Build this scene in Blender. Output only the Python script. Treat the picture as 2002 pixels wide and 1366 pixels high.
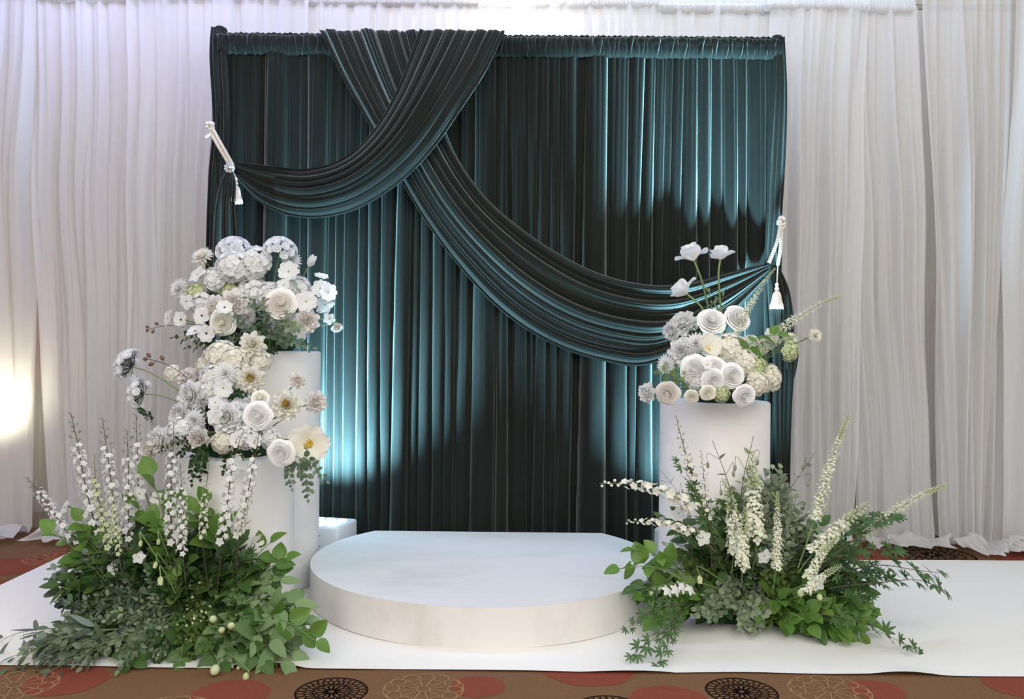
import bpy, math, random
import numpy as np
from mathutils import Matrix, Vector
R = math.radians
C = bpy.context.scene
for o in list(bpy.data.objects):
    bpy.data.objects.remove(o)

# ---------------------------------------------------------------- camera
F, CX, CY, CH, ROLL = 1666.0, 1001.0, 683.0, 1.02, 0.0105
cd = bpy.data.cameras.new('camera'); cam = bpy.data.objects.new('camera', cd)
C.collection.objects.link(cam); C.camera = cam
cd.sensor_width = 36; cd.lens = 36*F/2002; cd.clip_start = .05; cd.clip_end = 60
cr, sr = math.cos(ROLL), math.sin(ROLL)
RV = np.array([cr, 0, sr]); UV = np.array([-sr, 0, cr]); FV = np.array([0, 1., 0])
cam.matrix_world = Matrix(((cr, -sr, 0, 0), (0, 0, -1, 0), (sr, cr, 0, CH), (0, 0, 0, 1)))

def at(px, py, Y):
    """the place at depth Y that the photo shows at px, py"""
    p = (FV + RV*(px-CX)/F - UV*(py-CY)/F)*Y
    p[2] += CH
    return p

# ---------------------------------------------------------------- light
w = bpy.data.worlds.new('world'); C.world = w; w.use_nodes = True
w.node_tree.nodes['Background'].inputs[0].default_value = (1.0, .97, .94, 1)
w.node_tree.nodes['Background'].inputs[1].default_value = .40
C.view_settings.view_transform = 'Standard'; C.view_settings.look = 'None'
C.view_settings.exposure = .12; C.view_settings.gamma = 1; C.view_settings.use_curve_mapping = False

def lamp(name, kind, loc, energy, col, aim=None, **k):
    d = bpy.data.lights.new(name, kind); d.energy = energy; d.color = col
    for a, v in k.items(): setattr(d, a, v)
    o = bpy.data.objects.new(name, d); C.collection.objects.link(o); o.location = loc
    if aim is not None:
        o.rotation_euler = (Vector(aim)-Vector(loc)).to_track_quat('-Z', 'Y').to_euler()
    return o
# soft light of the ballroom ceiling before the backdrop, plus an added frontal fill
lamp('ceiling_lamp', 'AREA', (-1.6, .6, 3.3), 30, (1, .95, .88), (-.6, 3.6, .6), shape='RECTANGLE', size=2.4, size_y=1.6)
lamp('ceiling_lamp', 'AREA', (1.9, .6, 3.3), 44, (1, .95, .88), (.8, 3.6, .6), shape='RECTANGLE', size=2.4, size_y=1.6)
lamp('ceiling_lamp', 'AREA', (0, -2.4, 2.7), 150, (1, .96, .92), (0, 3.6, 1.0), shape='RECTANGLE', size=5, size_y=2)  # added low frontal fill, brightens the blooms that face the camera
# LED uplights of the backdrop: hidden behind the pillars, shining up the velvet
TEAL = (.36, .74, 1.0)
lamp('led_light', 'SPOT', (-.90, 3.97, .24), 560, TEAL, (-.76, 4.24, 1.35), spot_size=R(110), spot_blend=.9, shadow_soft_size=.035)
lamp('led_light', 'SPOT', (.80, 3.90, .24), 230, TEAL, (.84, 4.20, 1.2), spot_size=R(118), spot_blend=.9, shadow_soft_size=.03)
lamp('led_light', 'SPOT', (1.02, 3.86, .25), 2000, TEAL, (.96, 4.20, 2.35), spot_size=R(44), spot_blend=1, shadow_soft_size=.03)
# violet wash along the top of the white drape, wall washer at top centre, warm uplight at far left
lamp('wall_washer', 'AREA', (-2.0, 4.1, 3.6), 34, (.46, .48, 1.0), (-1.9, 4.5, 2.0), shape='RECTANGLE', size=2.6, size_y=.2)
lamp('wall_washer', 'AREA', (.9, 4.1, 3.6), 10, (.62, .62, 1.0), (.9, 4.5, 2.0), shape='RECTANGLE', size=3.0, size_y=.2)
lamp('wall_washer', 'POINT', (-.03, 4.70, 3.02), 16, (1, .97, .95), shadow_soft_size=.08)
lamp('uplight', 'SPOT', (-2.76, 4.66, .62), 26, (1, .93, .66), (-2.70, 4.36, .80), spot_size=R(130), spot_blend=1, shadow_soft_size=.1)

# ---------------------------------------------------------------- materials
def nt(name):
    m = bpy.data.materials.new(name); m.use_nodes = True
    return m, m.node_tree.nodes, m.node_tree.links, m.node_tree.nodes['Principled BSDF']
def plain(name, col, rough=.6, metal=0, spec=.3, var=0, scale=20, bump=0, em=None, ems=0):
    m, N, L, b = nt(name)
    b.inputs['Base Color'].default_value = (*col, 1); b.inputs['Roughness'].default_value = rough
    b.inputs['Metallic'].default_value = metal; b.inputs['Specular IOR Level'].default_value = spec
    if var or bump:
        tc = N.new('ShaderNodeTexCoord'); n = N.new('ShaderNodeTexNoise'); n.inputs['Scale'].default_value = scale
        n.inputs['Detail'].default_value = 6
        L.new(tc.outputs['Object'], n.inputs['Vector'])
        if var:
            mx = N.new('ShaderNodeMix'); mx.data_type = 'RGBA'
            mx.inputs[6].default_value = (*[c*(1-var) for c in col], 1); mx.inputs[7].default_value = (*[min(1, c*(1+var)) for c in col], 1)
            L.new(n.outputs[0], mx.inputs[0]); L.new(mx.outputs[2], b.inputs['Base Color'])
        if bump:
            bp = N.new('ShaderNodeBump'); bp.inputs['Strength'].default_value = bump; bp.inputs['Distance'].default_value = .01
            L.new(n.outputs[0], bp.inputs['Height']); L.new(bp.outputs[0], b.inputs['Normal'])
    if em:
        b.inputs['Emission Color'].default_value = (*em, 1); b.inputs['Emission Strength'].default_value = ems
    return m
def plant(name, col, col2, transl=.3, rough=.5, spec=.25, back=None):
    """petal or leaf: soft shading with some light coming through, hue differing from piece to piece"""
    m, N, L, b = nt(name)
    oi = N.new('ShaderNodeObjectInfo'); mx = N.new('ShaderNodeMix'); mx.data_type = 'RGBA'
    g = N.new('ShaderNodeNewGeometry'); ad = N.new('ShaderNodeMath'); ad.operation = 'ADD'; fr = N.new('ShaderNodeMath'); fr.operation = 'FRACT'
    L.new(oi.outputs['Random'], ad.inputs[0]); L.new(g.outputs['Random Per Island'], ad.inputs[1]); L.new(ad.outputs[0], fr.inputs[0])
    mx.inputs[6].default_value = (*col, 1); mx.inputs[7].default_value = (*col2, 1)
    L.new(fr.outputs[0], mx.inputs[0])
    out = mx.outputs[2]
    if back:
        m2 = N.new('ShaderNodeMix'); m2.data_type = 'RGBA'; m2.inputs[7].default_value = (*back, 1)
        L.new(g.outputs['Backfacing'], m2.inputs[0]); L.new(out, m2.inputs[6]); out = m2.outputs[2]
    L.new(out, b.inputs['Base Color']); b.inputs['Roughness'].default_value = rough; b.inputs['Specular IOR Level'].default_value = spec
    t = N.new('ShaderNodeBsdfTranslucent'); L.new(out, t.inputs[0])
    ms = N.new('ShaderNodeMixShader'); ms.inputs[0].default_value = transl
    L.new(b.outputs[0], ms.inputs[1]); L.new(t.outputs[0], ms.inputs[2]); L.new(ms.outputs[0], N['Material Output'].inputs[0])
    return m
def velvet_mat():
    m, N, L, b = nt('velvet')
    tc = N.new('ShaderNodeTexCoord')
    n = N.new('ShaderNodeTexNoise'); n.inputs['Scale'].default_value = 5; n.inputs['Detail'].default_value = 5
    mp = N.new('ShaderNodeMapping'); mp.inputs['Scale'].default_value = (1, 1, .5)
    L.new(tc.outputs['Object'], mp.inputs[0]); L.new(mp.outputs[0], n.inputs['Vector'])
    mx = N.new('ShaderNodeMix'); mx.data_type = 'RGBA'
    mx.inputs[6].default_value = (.005, .0065, .0055, 1); mx.inputs[7].default_value = (.016, .019, .016, 1)
    L.new(n.outputs[0], mx.inputs[0]); L.new(mx.outputs[2], b.inputs['Base Color'])
    b.inputs['Roughness'].default_value = .75; b.inputs['Specular IOR Level'].default_value = .1
    b.inputs['Sheen Weight'].default_value = .85; b.inputs['Sheen Roughness'].default_value = .34
    b.inputs['Sheen Tint'].default_value = (.62, .70, .62, 1)
    n2 = N.new('ShaderNodeTexNoise'); n2.inputs['Scale'].default_value = 700; bp = N.new('ShaderNodeBump')
    bp.inputs['Strength'].default_value = .35; bp.inputs['Distance'].default_value = .002
    L.new(tc.outputs['Object'], n2.inputs['Vector']); L.new(n2.outputs[0], bp.inputs['Height']); L.new(bp.outputs[0], b.inputs['Normal'])
    return m
def sheer_mat(name, cover):
    m, N, L, b = nt(name)
    d = N.new('ShaderNodeBsdfDiffuse'); d.inputs[0].default_value = (.84, .83, .83, 1)
    t = N.new('ShaderNodeBsdfTranslucent'); t.inputs[0].default_value = (.84, .83, .82, 1)
    tr = N.new('ShaderNodeBsdfTransparent'); a = N.new('ShaderNodeMixShader'); c = N.new('ShaderNodeMixShader')
    a.inputs[0].default_value = .38
    lw = N.new('ShaderNodeLayerWeight'); lw.inputs[0].default_value = .35     # voile reads denser where it turns away
    mr = N.new('ShaderNodeMapRange'); mr.inputs[3].default_value = cover; mr.inputs[4].default_value = min(1, cover+.35)
    L.new(lw.outputs['Facing'], mr.inputs[0]); L.new(mr.outputs[0], c.inputs[0])
    L.new(d.outputs[0], a.inputs[1]); L.new(t.outputs[0], a.inputs[2]); L.new(tr.outputs[0], c.inputs[1]); L.new(a.outputs[0], c.inputs[2])
    L.new(c.outputs[0], N['Material Output'].inputs[0])
    return m
def plaster_mat():
    """white painted pillar with a faint brushed plaster grain and specks of glitter"""
    m, N, L, b = nt('white_pillar_paint')
    tc = N.new('ShaderNodeTexCoord'); v = N.new('ShaderNodeTexVoronoi'); v.inputs['Scale'].default_value = 160
    n = N.new('ShaderNodeTexNoise'); n.inputs['Scale'].default_value = 3.2; n.inputs['Detail'].default_value = 4
    L.new(tc.outputs['Object'], v.inputs['Vector']); L.new(tc.outputs['Object'], n.inputs['Vector'])
    a = N.new('ShaderNodeMath'); a.operation = 'LESS_THAN'; a.inputs[1].default_value = .16; L.new(v.outputs['Distance'], a.inputs[0])
    c = N.new('ShaderNodeMath'); c.operation = 'GREATER_THAN'; c.inputs[1].default_value = .60; L.new(n.outputs[0], c.inputs[0])
    e = N.new('ShaderNodeMath'); e.operation = 'MULTIPLY'; L.new(a.outputs[0], e.inputs[0]); L.new(c.outputs[0], e.inputs[1])
    L.new(e.outputs[0], b.inputs['Metallic'])
    r = N.new('ShaderNodeMapRange'); r.inputs[3].default_value = .55; r.inputs[4].default_value = .18; L.new(e.outputs[0], r.inputs[0]); L.new(r.outputs[0], b.inputs['Roughness'])
    n2 = N.new('ShaderNodeTexNoise'); n2.inputs['Scale'].default_value = 9; n2.inputs['Detail'].default_value = 8
    mx = N.new('ShaderNodeMix'); mx.data_type = 'RGBA'; mx.inputs[6].default_value = (.70, .69, .68, 1); mx.inputs[7].default_value = (.84, .83, .82, 1)
    L.new(tc.outputs['Object'], n2.inputs['Vector']); L.new(n2.outputs[0], mx.inputs[0]); L.new(mx.outputs[2], b.inputs['Base Color'])
    bp = N.new('ShaderNodeBump'); bp.inputs['Strength'].default_value = .15; bp.inputs['Distance'].default_value = .004
    L.new(n2.outputs[0], bp.inputs['Height']); L.new(bp.outputs[0], b.inputs['Normal'])
    return m
def scuffed_mat(name, c0, c1, stretch):
    m, N, L, b = nt(name)
    tc = N.new('ShaderNodeTexCoord'); mp = N.new('ShaderNodeMapping'); mp.inputs['Scale'].default_value = stretch
    n = N.new('ShaderNodeTexNoise'); n.inputs['Scale'].default_value = 2.5; n.inputs['Detail'].default_value = 9; n.inputs['Roughness'].default_value = .65
    L.new(tc.outputs['Object'], mp.inputs[0]); L.new(mp.outputs[0], n.inputs['Vector'])
    cr_ = N.new('ShaderNodeValToRGB'); cr_.color_ramp.elements[0].position = .30; cr_.color_ramp.elements[1].position = .52
    cr_.color_ramp.elements[0].color = (*c1, 1); cr_.color_ramp.elements[1].color = (*c0, 1)
    L.new(n.outputs[0], cr_.inputs[0]); L.new(cr_.outputs[0], b.inputs['Base Color'])
    b.inputs['Roughness'].default_value = .45; b.inputs['Specular IOR Level'].default_value = .35
    return m
M = dict(
    velvet=velvet_mat(), sheer=sheer_mat('white_voile', .72), voile=sheer_mat('thin_voile', .34), pillar=plaster_mat(),
    deck=scuffed_mat('white_platform_top', (.80, .80, .80), (.71, .71, .72), (1, 2.2, 1)),
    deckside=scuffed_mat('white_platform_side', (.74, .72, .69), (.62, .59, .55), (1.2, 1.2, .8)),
    runner=plain('white_vinyl_runner', (.86, .85, .83), .38, spec=.35, var=.02, scale=3, bump=.05),
    carpet=plain('brown_carpet', (.19, .105, .055), .95, spec=.05, var=.35, scale=160, bump=.5),
    rust=plain('carpet_red', (.235, .065, .042), .95, spec=.05, var=.3, scale=220, bump=.5),
    ink=plain('carpet_black', (.012, .008, .008), .95, spec=.05),
    tan=plain('carpet_tan', (.33, .20, .10), .95, spec=.05, var=.3, scale=220),
    wall=plain('beige_wall', (.50, .45, .38), .8, var=.04, scale=4),
    panel=plain('taupe_wall_panel', (.30, .26, .23), .7, var=.05, scale=6),
    pink=plain('dusty_pink_panel', (.55, .30, .26), .7), 
    metal=plain('painted_steel', (.55, .55, .56), .35, 1), dark=plain('black_plastic', (.01, .01, .012), .5),
    whiteplastic=plain('white_plastic', (.72, .73, .76), .35),
    lens=plain('lit_lens', (.9, .95, 1), .2, em=(.75, .88, 1), ems=9),
    rope=plain('cream_cord', (.72, .68, .62), .6, var=.1, scale=300), tassel=plain('cream_tassel', (.80, .72, .66), .7, var=.15, scale=200),
    crystal=plain('crystal', (.75, .78, .8), .08, .7), foam=plain('green_foam', (.03, .07, .03), .9, var=.3, scale=60, bump=.6),
    rosew=plant('white_rose_petal', (.95, .95, .945), (.93, .93, .92), .16), rosec=plant('cream_rose_petal', (.95, .93, .85), (.93, .91, .82), .16), roseb=plant('blush_rose_petal', (.94, .90, .86), (.92, .88, .84), .16),
    white=plant('white_petal', (.95, .95, .945), (.91, .915, .91), .42), cream=plant('cream_petal', (.95, .93, .85), (.92, .90, .81), .4),
    blush=plant('blush_petal', (.94, .91, .87), (.92, .88, .84), .4), silkw=plant('cool_white_petal', (.93, .94, .96), (.91, .92, .94), .42),
    ivory=plant('ivory_floret', (.88, .88, .76), (.82, .84, .68), .3), greenish=plant('green_white_floret', (.70, .76, .52), (.60, .69, .38), .3),
    bud=plant('green_bud', (.42, .52, .22), (.30, .42, .15), .2), palebud=plant('pale_bud', (.68, .74, .45), (.55, .64, .32), .2),
    greybud=plant('grey_green_bud', (.24, .29, .20), (.32, .36, .26), .2),
    leaf=plant('green_leaf', (.045, .105, .025), (.090, .180, .045), .25, .38, .35, back=(.13, .25, .08)),
    bright=plant('bright_leaf', (.095, .21, .035), (.16, .29, .06), .3, .4, .35, back=(.19, .34, .10)),
    deep=plant('deep_green_leaf', (.014, .042, .012), (.030, .075, .022), .18, .4, .3, back=(.06, .11, .05)),  # ivy's own dark green; inner mound leaves take it as painted shade
    silver=plant('silver_leaf', (.19, .25, .15), (.30, .36, .24), .22, .6, .2, back=(.30, .36, .28)),
    blue=plant('blue_green_leaf', (.11, .175, .11), (.19, .26, .165), .22, .5, .3, back=(.24, .32, .27)),
    pale=plant('pale_green_leaf', (.18, .29, .12), (.25, .37, .17), .28, .45, .3, back=(.28, .38, .22)),
    olive=plant('fresh_seed_green', (.20, .32, .07), (.33, .44, .12), .25),
    maple=plant('maple_leaf', (.055, .125, .045), (.10, .19, .065), .3, .45, .3),
    stem=plant('green_stem', (.16, .25, .09), (.22, .32, .13), .05), twig=plant('brown_stem', (.07, .06, .045), (.12, .09, .06), .02),
    darkstem=plain('dark_green_wire', (.03, .05, .035), .6), yellow=plain('yellow_stamen', (.75, .55, .10), .7), 
    limecentre=plain('lime_centre', (.52, .55, .15), .7), darkcentre=plain('dark_brown_centre', (.035, .012, .012), .7),
    pinkbud=plain('pink_bud', (.55, .15, .22), .5), brown=plain('brown_sepal', (.17, .09, .06), .7),
)

# ---------------------------------------------------------------- mesh helpers
class MB:
    def __init__(s): s.v = []; s.f = []; s.n = 0; s.mi = []
    def add(s, V, Fc, mi=0):
        V = np.asarray(V, float).reshape(-1, 3); s.v.append(V)
        Fc = np.asarray(Fc)
        s.f.extend((Fc+s.n).tolist()); s.mi.extend([mi]*len(Fc)); s.n += len(V)
    def grid(s, P, mi=0, wrap=False):
        P = np.asarray(P, float); a, b = P.shape[:2]
        i = np.arange(a-1)[:, None]*b; j = np.arange(b if wrap else b-1)[None, :]; k = (j+1) % b
        q = np.stack([i+j, i+k, i+b+k, i+b+j], -1).reshape(-1, 4)
        s.add(P.reshape(-1, 3), q, mi)
    def tube(s, path, rad, sides=6, mi=0):
        path = np.asarray(path, float); n = len(path); rad = np.broadcast_to(np.asarray(rad, float), (n,))
        T = np.gradient(path, axis=0); T /= np.linalg.norm(T, axis=1)[:, None]+1e-9
        ref = np.array([0, 0, 1.]) if abs(T[:, 2]).mean() < .8 else np.array([1., 0, 0])
        U = np.cross(T, ref); U /= np.linalg.norm(U, axis=1)[:, None]+1e-9; W = np.cross(T, U)
        a = np.arange(sides)*2*math.pi/sides
        P = path[:, None]+rad[:, None, None]*(np.cos(a)[None, :, None]*U[:, None]+np.sin(a)[None, :, None]*W[:, None])
        s.grid(P, mi, True)
        for e in (0, n-1):
            s.add(P[e], [list(range(sides))], mi) if e else s.add(P[e], [list(range(sides))[::-1]], mi)
    def box(s, lo, hi, mi=0):
        x0, y0, z0 = lo; x1, y1, z1 = hi
        V = [(x0, y0, z0), (x1, y0, z0), (x1, y1, z0), (x0, y1, z0), (x0, y0, z1), (x1, y0, z1), (x1, y1, z1), (x0, y1, z1)]
        s.add(V, [(0, 3, 2, 1), (4, 5, 6, 7), (0, 1, 5, 4), (1, 2, 6, 5), (2, 3, 7, 6), (3, 0, 4, 7)], mi)
    def lathe(s, prof, sides=48, c=(0, 0, 0), mi=0):
        a = np.arange(sides)*2*math.pi/sides; prof = np.asarray(prof, float)
        P = np.stack([c[0]+prof[:, 0:1]*np.cos(a), c[1]+prof[:, 0:1]*np.sin(a), c[2]+prof[:, 1:2]+0*a], -1)
        s.grid(P, mi, True)
    def ball(s, c, r, st=(1, 1, 1), axis=None, n=6, mi=0):
        th = np.linspace(0.05, math.pi-.05, n); a = np.arange(n+1)*2*math.pi/(n+1)
        P = np.stack([np.sin(th)[:, None]*np.cos(a)*st[0], np.sin(th)[:, None]*np.sin(a)*st[1], np.cos(th)[:, None]*st[2]+0*a], -1)*r
        if axis is not None: P = P@frame(axis).T
        s.grid(P+np.asarray(c), mi, True)
    def mesh(s, name, mats, smooth=True):
        me = bpy.data.meshes.new(name)
        me.from_pydata(np.concatenate(s.v).tolist(), [], s.f)
        for m in (mats if isinstance(mats, (list, tuple)) else [mats]): me.materials.append(m)
        if max(s.mi): me.polygons.foreach_set('material_index', s.mi)
        if smooth: me.polygons.foreach_set('use_smooth', [True]*len(me.polygons))
        me.update(); return me
def frame(z, up=(0, 0, 1.), roll=0):
    """3x3 with columns x, y, z; x leans towards up"""
    z = np.asarray(z, float); z = z/np.linalg.norm(z)
    x = np.asarray(up, float)-z*np.dot(up, z)
    if np.linalg.norm(x) < 1e-3: x = np.array([1., 0, 0])-z*z[0]
    x /= np.linalg.norm(x); y = np.cross(z, x)
    c, q = math.cos(roll), math.sin(roll)
    return np.stack([x*c+y*q, y*c-x*q, z], 1)
def obj(name, me, parent=None):
    o = bpy.data.objects.new(name, me); C.collection.objects.link(o)
    if parent is not None: o.parent = parent
    return o
def tag(o, label, cat, group=None):
    o['label'] = label; o['category'] = cat
    if group: o['group'] = group
    return o
def thing(name, label, cat, loc=(0, 0, 0), group=None):
    o = bpy.data.objects.new(name, None); C.collection.objects.link(o); o.location = loc; o.empty_display_size = .05
    return tag(o, label, cat, group)
def struct(name, me):
    o = obj(name, me); o['kind'] = 'structure'; return o
def cr_spline(pts, n):
    """points along a smooth curve through pts"""
    P = np.asarray(pts, float); k = len(P); P = np.vstack([2*P[0]-P[1], P, 2*P[-1]-P[-2]])
    t = np.linspace(0, k-1-1e-6, n); i = t.astype(int); u = (t-i)[:, None]
    a, b, c, d = P[i], P[i+1], P[i+2], P[i+3]
    return .5*((2*b)+(c-a)*u+(2*a-5*b+4*c-d)*u*u+(3*b-a-3*c+d)*u**3)
def smooth_noise(x, seed, freq):
    r = np.random.RandomState(seed); out = 0
    for k in range(4):
        out = out+np.sin(x*freq*(1+k*.73)+r.rand()*6.28)*(.6**k)*(r.rand()*.6+.7)
    return out/2.0

# ---------------------------------------------------------------- room
def flat_rect(x0, x1, y0, y1, z, mi=0):
    return [(x0, y0, z), (x1, y0, z), (x1, y1, z), (x0, y1, z)]
def floor_pt(px, py):
    d = FV+RV*(px-CX)/F-UV*(py-CY)/F
    t = -CH/d[2]; return d*t+np.array([0, 0, CH])
fl = MB(); fl.add(flat_rect(-6, 6, -3.5, 5.2, 0), [(0, 1, 2, 3)])
def disc(c, r, z, mi, n=40, jag=0):
    a = np.arange(n)*2*math.pi/n; rr = r*(1+jag*np.sin(a*7+c[0]*9))
    fl.add(np.stack([c[0]+rr*np.cos(a), c[1]+rr*np.sin(a), 0*a+z], 1), [list(range(n))], mi)
def stroke(pts, wd, z, mi, closed=False):
    P = np.asarray(pts, float)
    if closed: P = np.vstack([P, P[:1]])
    T = np.gradient(P, axis=0)
    if closed: T[0] = T[-1] = P[1]-P[-2]
    T /= np.linalg.norm(T, axis=1)[:, None]+1e-9; Nn = np.stack([-T[:, 1], T[:, 0]], 1)*wd/2
    g = np.stack([P-Nn, P+Nn], 1); g = np.concatenate([g, np.full(g.shape[:2]+(1,), z)], -1)
    fl.grid(g[:, ::-1], mi)
def loop(c, a, r0, r1, hw, z, mi, wd, n=14):
    t = np.linspace(0, 2*math.pi, n, endpoint=False)
    rr = (r0+r1)/2+(r1-r0)/2*np.cos(t); ww = hw*np.sin(t)
    x = rr*math.cos(a)-ww*math.sin(a); y = rr*math.sin(a)+ww*math.cos(a)
    stroke(np.stack([c[0]+x, c[1]+y], 1), wd, z, mi, True)
def rosette_black(c, r, z=.0012):
    t = np.linspace(0, 2*math.pi, 64, endpoint=False)
    for q in (1.0, .52): stroke(np.stack([c[0]+r*q*np.cos(t), c[1]+r*q*np.sin(t)], 1), r*.045, z, 2, True)
    for k in range(28): loop(c, k*2*math.pi/28, r*.56, r*.78, r*.07, z, 2, r*.03, 10); loop(c, (k+.5)*2*math.pi/28, r*.74, r*.98, r*.09, z, 2, r*.03, 10)
    for k in range(14): loop(c, k*2*math.pi/14, r*.12, r*.48, r*.075, z, 2, r*.045, 10)
    stroke(np.stack([c[0]+r*.10*np.cos(t), c[1]+r*.10*np.sin(t)], 1), r*.04, z, 2, True)
def rosette_tan(c, r, z=.0012):
    t = np.linspace(0, 2*math.pi, 48, endpoint=False)
    stroke(np.stack([c[0]+r*np.cos(t), c[1]+r*np.sin(t)], 1), r*.03, z, 3, True)
    stroke(np.stack([c[0]+r*.16*np.cos(t), c[1]+r*.16*np.sin(t)], 1), r*.05, z, 3, True)
    for k in range(12):
        a = k*2*math.pi/12; loop(c, a, r*.60, r*.97, r*.20, z, 3, r*.035, 14)
        stroke([(c[0]+r*.16*math.cos(a+.26), c[1]+r*.16*math.sin(a+.26)), (c[0]+r*.64*math.cos(a+.26), c[1]+r*.64*math.sin(a+.26))], r*.035, z, 3)
def fp(px, py): return floor_pt(px, py)[:2]
for px, py, r in ((935, 1342, .082), (450, 1358, .115), (1310, 1372, .12), (1715, 1350, .082), (130, 1330, .12), (1150, 1306, .15), (15, 1108, .17), (120, 1085, .1), (1990, 1340, .1), (1690, 1085, .2), (2000, 1085, .2), (-40, 1160, .2)):
    disc(fp(px, py), r, .0008, 1, jag=.02)
for px, py, r in ((648, 1352, .105), (1450, 1352, .105), (1192, 1388, .1), (1935, 1400, .11), (1822, 1084, .20)): rosette_black(fp(px, py), r)
for px, py, r in ((828, 1347, .12), (1622, 1350, .12), (28, 1340, .12), (330, 1395, .12), (100, 1092, .12)): rosette_tan(fp(px, py), r)
struct('floor', fl.mesh('floor', [M['carpet'], M['rust'], M['ink'], M['tan']], False))
b = MB(); b.box((-6, 5.2, -.02), (6, 5.3, 3.9)); struct('wall_back', b.mesh('wall_back', M['wall'], False))
b = MB(); b.box((-6, -3.6, 3.9), (6, 5.3, 4.0)); struct('ceiling', b.mesh('ceiling', plain('ceiling_white', (.7, .68, .65), .9), False))
def wall_rect(px0, py0, px1, py1, Y, th):
    a = at(px0, py0, Y); c = at(px1, py1, Y); m = MB(); m.box((a[0], Y, max(0, c[2])), (c[0], Y+th, a[2])); return m
struct('trim_1', wall_rect(1690, 604, 1968, 1100, 5.14, .055).mesh('trim_1', M['panel'], False))
struct('trim_2', wall_rect(-40, 500, 120, 752, 5.14, .055).mesh('trim_2', M['pink'], False))
# ---------------------------------------------------------------- white sheer drapes
def sheer(label, top, bot, Y, ztop, seed, mat='sheer', folds=9, pool=.25, gather=.5, amp=.03, poolw=.52, part_rows=True):
    """a voile panel: top=(px0,px1) at the rod, bot=(px0,px1) at the floor, pool = length lying on the carpet"""
    rs = np.random.RandomState(seed)
    xt = [at(p, 10, Y)[0] for p in top]; xb = [at(p, 1000, Y)[0] for p in bot]
    nc = int(max(60, (xt[1]-xt[0])*170)); L = ztop+pool; nr = 76
    s = np.linspace(0, 1, nc)[None, :]; l = np.linspace(0, L, nr)[:, None]          # l = length down the cloth
    d = np.clip(l/ztop, 0, 1)
    e0 = xt[0]+(xb[0]-xt[0])*d**1.3+.02*smooth_noise(d*3, seed+5, 2); e1 = xt[1]+(xb[1]-xt[1])*d**1.3+.02*smooth_noise(d*3, seed+6, 2)
    g = s+.012*smooth_noise(s*6+d*1.2, seed+1, 3)*d
    x = e0+(e1-e0)*g
    W = xt[1]-xt[0]
    fine = sum(np.sin(s*W*f+rs.rand()*6.3+d*dr)*a for f, a, dr in ((95, 1, .6), (147, .7, -1), (61, .8, 1.2)))
    big = sum(np.sin(s*W*f+rs.rand()*6.3+d*dr+.4*np.sin(d*4+rs.rand()*6))*a for f, a, dr in ((folds*2.2, 1, 1.5), (folds*3.9, .8, -1.8), (folds*6.3, .5, 2.2), (folds*1.2, .8, .8)))
    crease = sum((np.abs(np.sin(s*W*f+rs.rand()*6.3+d*dr+.5*np.sin(d*3+rs.rand()*6)))**.8*2-1.3)*a for f, a, dr in ((folds*1.7, 1, 1.2), (folds*3.1, .7, -1.5), (folds*5.2, .4, 1.9)))
    big = big*.55-crease*.95
    dep = fine*.0045*np.exp(-d*2.5)+(big*amp*.72+fine*.0032)*(.30+.70*np.minimum(1, d*3))
    y = Y+dep+0*l; z = ztop-l+0*s
    x = x+np.cos(s*W*folds*3+d*3)*.006*d
    over = np.clip(l-ztop+.02, 0, None)
    if pool > 0:
        on = over > 0
        wob = 1+.22*smooth_noise(s*2.5, seed+9, 2.0)
        y = np.where(on, y-over*wob*poolw, y)
        hump = .062*(1+.6*smooth_noise(s*5+over*5, seed+3, 2.2))*np.sin(np.clip(over/pool, 0, 1)*math.pi*.94)**.55+.004*(1+smooth_noise(s*7+over*12, seed+4, 3.3))
        z = np.where(on, .006+np.clip(hump, 0, .14)*np.clip(over/.03, 0, 1), np.maximum(z, .006))
        x = np.where(on, x+.03*smooth_noise(over*8+s*5, seed+8, 2), x)
    m = MB(); m.grid(np.stack([x, y, z], -1)[:, ::-1])
    o = thing('sheer_curtain', label, 'curtain', (float(x.mean()), Y, 0), 'white sheer drapes behind the velvet backdrop')
    def loc(me):
        me.transform(Matrix.Translation((-o.location.x, -o.location.y, 0))); return me
    obj('cloth', loc(m.mesh('cloth', M[mat])), o)
    if mat == 'voile': return o
    # gathered rod pocket with a little ruffle above it
    h = MB(); n2 = nc*3; s2 = np.linspace(0, 1, n2)[None, :]; th = np.linspace(-1.9, 3.6, 9)[:, None]
    ruff = 1+.12*np.sin(s2*W*330+rs.rand()*6)+.12*np.sin(s2*W*470+th*1.5)+.06*np.sin(s2*W*41)
    yy = Y+.012-.032*np.cos(th)*ruff*np.where(th < 0, .6, 1); zz = ztop-.005-.034*np.sin(th)+.004*ruff
    zz = np.where(th < -1.2, zz+.03+.008*ruff, zz)
    h.grid(np.stack([xt[0]+(xt[1]-xt[0])*s2+0*th+.004*np.sin(th*2+s2*W*90), yy, zz], -1)[:, ::-1])
    obj('header', loc(h.mesh('header', M[mat])), o)
    return o
ZT = at(1000, 2, 4.55)[2]
sheer('continuous thin white lining hanging behind all the drapes, left half', (-260, 1010), (-260, 1010), 4.80, ZT+.02, 71, 'voile', 7, 0, amp=.03)
sheer('continuous thin white lining hanging behind all the drapes, right half', (1000, 2320), (1000, 2320), 4.80, ZT+.02, 72, 'voile', 7, 0, amp=.03)
sheer('white sheer drape at the far left edge, glowing from a warm uplight behind it', (-230, 66), (-260, 58), 4.52, ZT+.16, 11, folds=8, pool=.46, amp=.04, poolw=.62)
sheer('white sheer drape standing right of the narrow pinkish gap, its left edge drawn in', (58, 330), (104, 300), 4.56, ZT, 12, folds=10, pool=.40, poolw=.6)
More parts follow.
